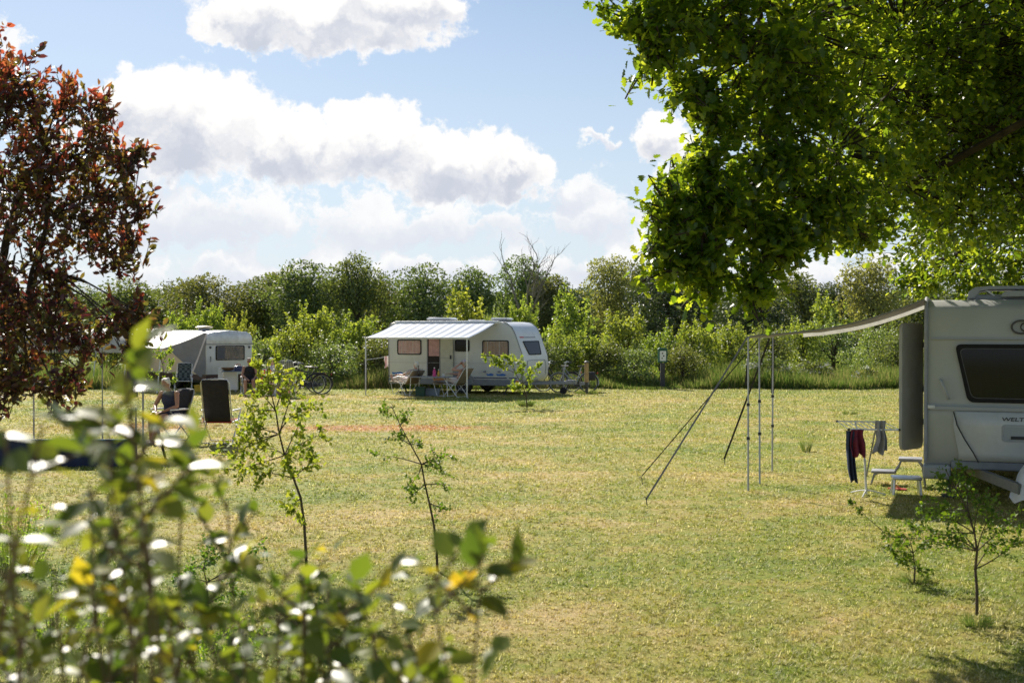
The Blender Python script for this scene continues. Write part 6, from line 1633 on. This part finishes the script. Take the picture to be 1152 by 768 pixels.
# ------------------------------------------------------------------ the big oak
def oak():
    rng = random.Random(3); rs = np.random.default_rng(3)
    base = Vector((10.6, 18.6, 0)); root = thing('oak_tree', 'big overhanging oak with dense sunlit foliage filling the upper right', 'tree', tuple(base))
    lobes = [(712, 26, 12.4, .20), (745, 10, 12.6, .42), (738, 56, 12.4, .20), (772, 100, 12.5, .26), (800, 140, 12.6, .36), (790, 185, 12.5, .30), (750, 228, 12.3, .26), (742, 268, 12.3, .26), (758, 300, 12.4, .26), (800, 318, 12.5, .26), (842, 322, 12.6, .20), (790, 30, 12.8, .85), (838, 70, 12.8, .85), (760, -60, 13, 1.0), (872, 118, 13.2, .85), (858, 180, 12.8, .55), (806, 222, 12.6, .45), (770, 246, 12.4, .36),
             (826, 250, 12.9, .62), (790, 284, 12.5, .36), (866, 286, 12.8, .50), (880, 226, 13.2, .85), (892, 30, 13.2, 1.2), (950, 90, 13.6, 1.2), (940, 170, 13.6, 1.0), (930, 240, 13.4, .72), (960, 262, 13.8, .42),
             (1010, 40, 14, 1.4), (1030, 130, 14, 1.2), (1010, 205, 14, .85), (1090, 60, 14.5, 1.4), (1100, 160, 14.5, 1.2), (1080, 235, 15.2, .75), (1150, 110, 14.6, 1.4), (1160, 210, 15, 1.0), (1140, 262, 17.2, .8),
             (1040, 262, 16.4, .65), (1072, 300, 18.5, .75), (1030, 316, 19.0, .42), (1120, 306, 19.0, .8), (1180, 300, 18.5, .9), (1220, 60, 15, 1.6), (1250, 170, 15.5, 1.4), (1300, 90, 16.5, 1.8), (900, -110, 14, 1.7), (1040, -120, 15, 1.9),
             (1180, -100, 16, 2.0), (1330, -60, 18, 2.2), (1000, -30, 17, 1.8), (1120, -20, 19, 2.0), (1250, 60, 20, 2.2), (980, 60, 16.4, 1.3), (1060, 60, 17.5, 1.6), (1020, 170, 17.0, 1.1), (1130, 190, 18.0, 1.2),
             (1180, -330, 12, 1.8), (1000, -420, 11.5, 1.6), (1400, -300, 12.5, 2.0), (1500, -60, 12.5, 1.8), (1250, -620, 10, 1.7)]  # this last row: unseen lobes added high up to shade the right caravan
    over = [(3.2, 8.5, 7.4, 1.7), (5.6, 7.6, 6.6, 1.9), (7.8, 9.0, 6.4, 2.0), (6.2, 10.2, 8.2, 1.9), (4.4, 10.6, 7.6, 1.7), (8.8, 6.6, 6.2, 1.9), (5.0, 5.2, 7.4, 1.8), (9.8, 10.6, 6.6, 2.0)]  # unseen crown lobes added overhead, keeping sky light off the caravan front
    lobes = [(px, py, d - 2.3, r_ * .82) if px < 945 else (px, py, d, r_) for px, py, d, r_ in lobes]
    C_ = [(at(px, py, d) - base, r_) for px, py, d, r_ in lobes] + [(Vector(q[:3]) - base, q[3]) for q in over]
    mb = MB(); top = Vector((-1.6, -1.0, 6.2))
    trunk = [Vector((0, 0, -.1)), Vector((-.05, 0, 1.2)), Vector((-.3, -.2, 2.6)), Vector((-.8, -.5, 4.3)), top, Vector((-1.9, -1.3, 8.5))]
    mb.path(trunk, [.50, .40, .36, .30, .24, .12], 14); mb.build('trunk', M_BARKD, root, smooth=True)
    mb = MB(); starts = [trunk[3], trunk[4], trunk[3].lerp(trunk[4], .5), trunk[2].lerp(trunk[3], .7)]
    # primary limbs: hubs half way out, each lobe hangs on the nearest hub
    hubs = []
    for px, py, d in ((860, 60, 14), (900, 190, 14), (960, 120, 15), (1010, 215, 14.8), (1070, 150, 15.5), (1120, 40, 16), (1130, 240, 17), (1200, 120, 17), (1230, -60, 17), (960, -40, 15.5), (1080, 285, 18.4)):
        h = at(px, py, d) - base; s0 = min(starts, key=lambda q: (q - h).length); m1 = s0.lerp(h, .35) + Vector((0, 0, .5)); m2 = s0.lerp(h, .7) + Vector((rng.gauss(0, .2), rng.gauss(0, .2), .25))
        mb.path([s0, m1, m2, h], [.17, .13, .085, .05], 8); hubs += [(m2, .07), (h, .05)]
    anchors = []; twig = MB()
    for c, r_ in C_:
        hp, hr = min(hubs, key=lambda q: (q[0] - c).length); m1 = hp.lerp(c, .5) + Vector((rng.gauss(0, .15), rng.gauss(0, .15), .12)); mb.path([hp, m1, c], [hr, hr * .7, hr * .35], 6)
        n = int((8 if r_ < .35 else 12) + 34 * min(r_, 1.5) ** 1.9)
        for k in range(n):
            u = Vector(rs.normal(size=3)); u.normalize(); rad = r_ * (.50 + .70 * rng.random() ** .7)
            tip = c + Vector((u.x, u.y, u.z * .85)) * rad; L = .30 + .25 * rng.random(); dd = (u * .8 + Vector((-.15, .1, -.12)) + Vector(rs.normal(size=3) * .35)).normalized(); st = tip - dd * L
            twig.path([c.lerp(st, .35), st, tip], [.012, .008, .003], 4)
            for i in range(5): anchors.append((st.lerp(tip, .1 + .22 * i), dd))
    mb.build('limbs', M_BARKD, root, smooth=True); twig.build('twigs', M_BARKD, root)
    A = np.array([list(a) for a, _ in anchors]); Dm = np.array([list(d) for _, d in anchors]); per = 8
    P = np.repeat(A, per, 0); n = len(P); P = P + rs.normal(size=(n, 3)) * .055
    D = np.repeat(Dm, per, 0) * .5 + rs.normal(size=(n, 3)) * .75 + np.array([0, 0, -.10]); N = np.array([0, 0, 1.3]) + rs.normal(size=(n, 3)) * .6
    print('OAK leaves', n)
    leaves('foliage', P, D, N, .074 + .048 * rs.random(n), 'oak', L_OAK, root)
oak()

# ------------------------------------------------------------------ purple leaved shrub on the left
def purple():
    rng = random.Random(6); rs = np.random.default_rng(6); base = Vector((-4.75, 8.6, 0)); root = thing('purple_shrub', 'tall shrub with purple and fiery red leaves at the left edge', 'shrub', tuple(base))
    lobes = [(30, 90, 8.0, .26, 1), (0, 110, 8.1, .34, 1), (-30, 80, 8.2, .4, 1), (75, 108, 8.0, .20, 1), (50, 150, 8.1, .34, .6), (115, 112, 7.9, .13, 1), (122, 150, 8.0, .17, .7), (100, 180, 8.1, .24, .4), (142, 178, 7.9, .14, .6), (135, 215, 8.0, .20, .3), (158, 225, 7.9, .13, .25), (160, 170, 7.9, .09, .5), (150, 262, 7.9, .12, .2), (140, 290, 8.0, .09, .1),
             (95, 235, 8.2, .30, .15), (50, 215, 8.2, .42, .2), (5, 190, 8.2, .5, .3), (118, 268, 8.0, .17, .1), (70, 285, 8.1, .24, .05), (20, 265, 8.2, .36, .08), (-30, 260, 8.4, .5, .1), (30, 330, 8.1, .28, .04), (75, 322, 8.0, .16, .02), (0, 350, 8.2, .34, .02), (60, 372, 8.0, .25, .05), (30, 400, 8.1, .28, .12),
             (95, 372, 7.9, .16, .1), (142, 342, 7.7, .13, .08), (160, 352, 7.7, .13, .1), (122, 352, 7.8, .14, .05), (85, 412, 7.9, .13, .1), (10, 425, 8.1, .22, .1), (-40, 380, 8.4, .5, .05), (-80, 180, 8.6, .6, .3), (-90, 300, 8.6, .6, .05), (-60, 120, 8.5, .5, .8), (150, 382, 7.7, .07, .02), (60, 432, 7.9, .10, .05)]
    mb = MB(); hubs = []
    stems = [(-40, 380), (-10, 350), (-90, 330), (25, 372)]
    for k, (px, py) in enumerate(stems):
        m = at(px, py, 8.3) - base; b = Vector((rng.gauss(0, .12), rng.gauss(0, .12), -.05)); q = [b, b.lerp(m, .5) + Vector((.06, 0, .1)), m]; mb.path(q, [.035, .03, .022], 7)
        hubs.append(m)
        for px2, py2 in ((px + rng.randint(-10, 40), py - 70), (px + rng.randint(10, 60), py - 130), (px + rng.randint(30, 90), py - 190)):
            h = at(px2, py2, 8.2) - base; mb.path([m, m.lerp(h, .5) + Vector((rng.gauss(0, .05), 0, 0)), h], [.02, .015, .01], 6); hubs.append(h)
    for x in (-.12, .10): mb.path([(x, 0, -.05), (x * 2.5, .05, .9), (x * 3 + .1, .0, 1.8)], [.04, .032, .02], 7)
    tw = MB(); PA = []; PD = []; YA = []; YD = []
    for px, py, d, r_, yf in lobes:
        c = at(px, py, d) - base; hp = min(hubs, key=lambda q: (q - c).length); tw.path([hp, hp.lerp(c, .5) + Vector((0, 0, .05)), c], [.009, .007, .005], 5)
        n = int(7 + 170 * r_ ** 1.9 * (0.5 if 250 < py < 345 else 1.15))
        for k in range(n):
            u = Vector(rs.normal(size=3)); u.normalize(); tip = c + u * r_ * (.35 + .75 * rng.random() ** .7); dd = (u * .5 + Vector((.2, 0, .55)) + Vector(rs.normal(size=3) * .35)).normalized(); L = .16 + .12 * rng.random(); st = tip - dd * L
            tw.path([c.lerp(st, .3), st, tip], [.0045, .0035, .002], 4)
            young = rng.random() < yf * .75 and (u.z > -.2)
            for i in range(7):
                q = st.lerp(tip, i / 6)
                (YA if young and i > 1 else PA).append(q); (YD if young and i > 1 else PD).append(dd)
    mb.build('stems', M_BARKD, root, smooth=True); tw.build('twigs', M_BARKD, root)
    for nm, A, Dm, per, mat, up in (('foliage', PA, PD, 2, L_PURP, .2), ('young_foliage', YA, YD, 2, L_YOUNG, .9)):
        P = np.repeat(np.array([list(a) for a in A]), per, 0); n = len(P); P += rs.normal(size=(n, 3)) * .012
        D = np.repeat(np.array([list(a) for a in Dm]), per, 0) * .9 + rs.normal(size=(n, 3)) * .65 + np.array([.05, 0, up * .5 - .2]); N = rs.normal(size=(n, 3)) + np.array([0, 0, .6])
        print(nm, n); leaves(nm, P, D, N, .044 + .036 * rs.random(n), 'lance', mat, root, W=.082 + .03 * rs.random(n))
purple()

# ------------------------------------------------------------------ blurred waxy shrubs close to the lens
def near_shrub(label, base, shoots, seed, size=.05, per=2):
    """shoots: (px, py, distance) of each shoot tip"""
    rng = random.Random(seed); rs = np.random.default_rng(seed); base = Vector(base); root = thing('waxy_shrub', label, 'shrub', tuple(base)); mb = MB(); P = []; D = []; N = []
    for sh in shoots:
        px, py, d = sh[:3]; t = at(px, py, d) - base; s0 = Vector((rng.gauss(0, .10), rng.gauss(0, .08), 0)); 
        s0 = Vector((t.x * .45 + s0.x * 1.8, t.y * .35 + s0.y, -.03)); m = s0.lerp(t, .6) + Vector((rng.gauss(0, .12), rng.gauss(0, .06), 0)); pts = []
        for k in range(11): u = k / 10; pts.append(s0 * (1 - u) ** 2 + m * 2 * u * (1 - u) + t * u * u)
        mb.path(pts, [.0052 * (1 - .065 * k) for k in range(11)], 6)
        dens = sh[3] if len(sh) > 3 else 1.0; lowz = sh[4] if len(sh) > 4 else .60
        Lz = t.z; nn = int((1 - lowz) * (t - s0).length / .046)
        for k in range(nn):
            u = lowz + (1 - lowz) * (k + .5) / nn
            if rng.random() > dens and k < nn - 2: continue
            i = min(int(u * 10), 9); q = pts[i].lerp(pts[i + 1], u * 10 - i); ax = (pts[i + 1] - pts[i]).normalized(); _, uu, vv = frame_from(ax); a = rng.uniform(0, 6.28)
            for s in range(per):
                dd = (uu * math.cos(a + s * math.pi) + vv * math.sin(a + s * math.pi)) + ax * .3; dd.z = dd.z * .5 + rng.gauss(-.12, .38)
                off = dd.normalized() * .006
                P.append(list(q + off)); D.append(list(dd)); N.append([-.12 + rng.gauss(0, .50), -.10 + rng.gauss(0, .45), 1.1])
            if rng.random() < .50:   # side twig with a few leaves
                sd = ((uu * math.cos(a + 1.2) + vv * math.sin(a + 1.2)) * .9 + ax * .7).normalized(); L = rng.uniform(.05, .14); e = q + sd * L; mb.path([q, e], [.003, .0018], 4)
                for s in range(5):
                    w_ = q.lerp(e, .4 + .2 * s); dd = sd * .5 + Vector((rng.gauss(0, .6), rng.gauss(0, .6), rng.gauss(0.1, .5)))
                    P.append(list(w_)); D.append(list(dd)); N.append([rng.gauss(0, .5), rng.gauss(0, .4), 1.0])
    mb.build('stems', pmat('twig_brown', (.14, .085, .05), .7, var=.15), root, smooth=True)
    n = len(P); s = size * (.60 + .65 * rs.random(n)); leaves('foliage', P, D, N, s, 'oval', L_FG, root, W=s * 1.0)
    print('near', n)
rngN = random.Random(9)
tall = [(140, 415, 1.6, .7, .84), (118, 460, 1.75, .6, .78), (48, 478, 1.45, .8, .90), (6, 490, 1.40, .8, .91), (100, 545, 1.8, .7, .88), (172, 470, 1.75, .8, .88), (205, 515, 1.9, .8, .90), (150, 505, 1.6, .8, .86)]
midh = [(60, 640, 1.9, .7, .84), (20, 610, 1.6, .7, .90), (255, 562, 2.2, .8, .92), (268, 590, 2.1, .8, .92), (160, 600, 1.8, .8, .9), (100, 660, 1.8, .7, .85), (0, 660, 1.6, .8, .85), (40, 690, 1.8, .8, .84), (130, 672, 1.9, .7, .84), (190, 660, 2.1, .7, .86), (225, 668, 2.0, .7, .86)]
low = [(rngN.uniform(-60, 400), 700 + rngN.uniform(-25, 60), rngN.uniform(1.7, 2.6), .6, .70) for _ in range(24)]
near_shrub('tall blurred waxy leaved shrub with upright shoots in the lower left', (-.72, 1.9, 0), tall + midh, 41, .050)
near_shrub('dense low blurred waxy foliage along the bottom left edge', (-.62, 2.05, 0), low, 42, .048)
near_shrub('blurred waxy shoots with pale leaves left of the bare sprig, bottom centre', (-.26, 1.95, 0), [(400, 650, 1.9, .7, .68), (440, 668, 2.0, .7, .68), (480, 650, 1.75, .6, .72), (370, 690, 2.0, .8, .65), (420, 700, 1.8, .8, .65), (460, 715, 1.9, .8, .65), (500, 735, 1.8, .7, .7), (390, 740, 2.1), (340, 650, 2.0, .6, .65), (320, 640, 2.2, .6, .7)], 43, .050)
near_shrub('single thin blurred sprig with a few leaves at its tip near the bottom centre', (-.10, 2.0, 0), [(543, 598, 1.75, 1.0, .90)], 44, .055, 3)
print('TOTAL tris', sum(len(o.data.polygons) for o in bpy.data.objects if o.type == 'MESH'))
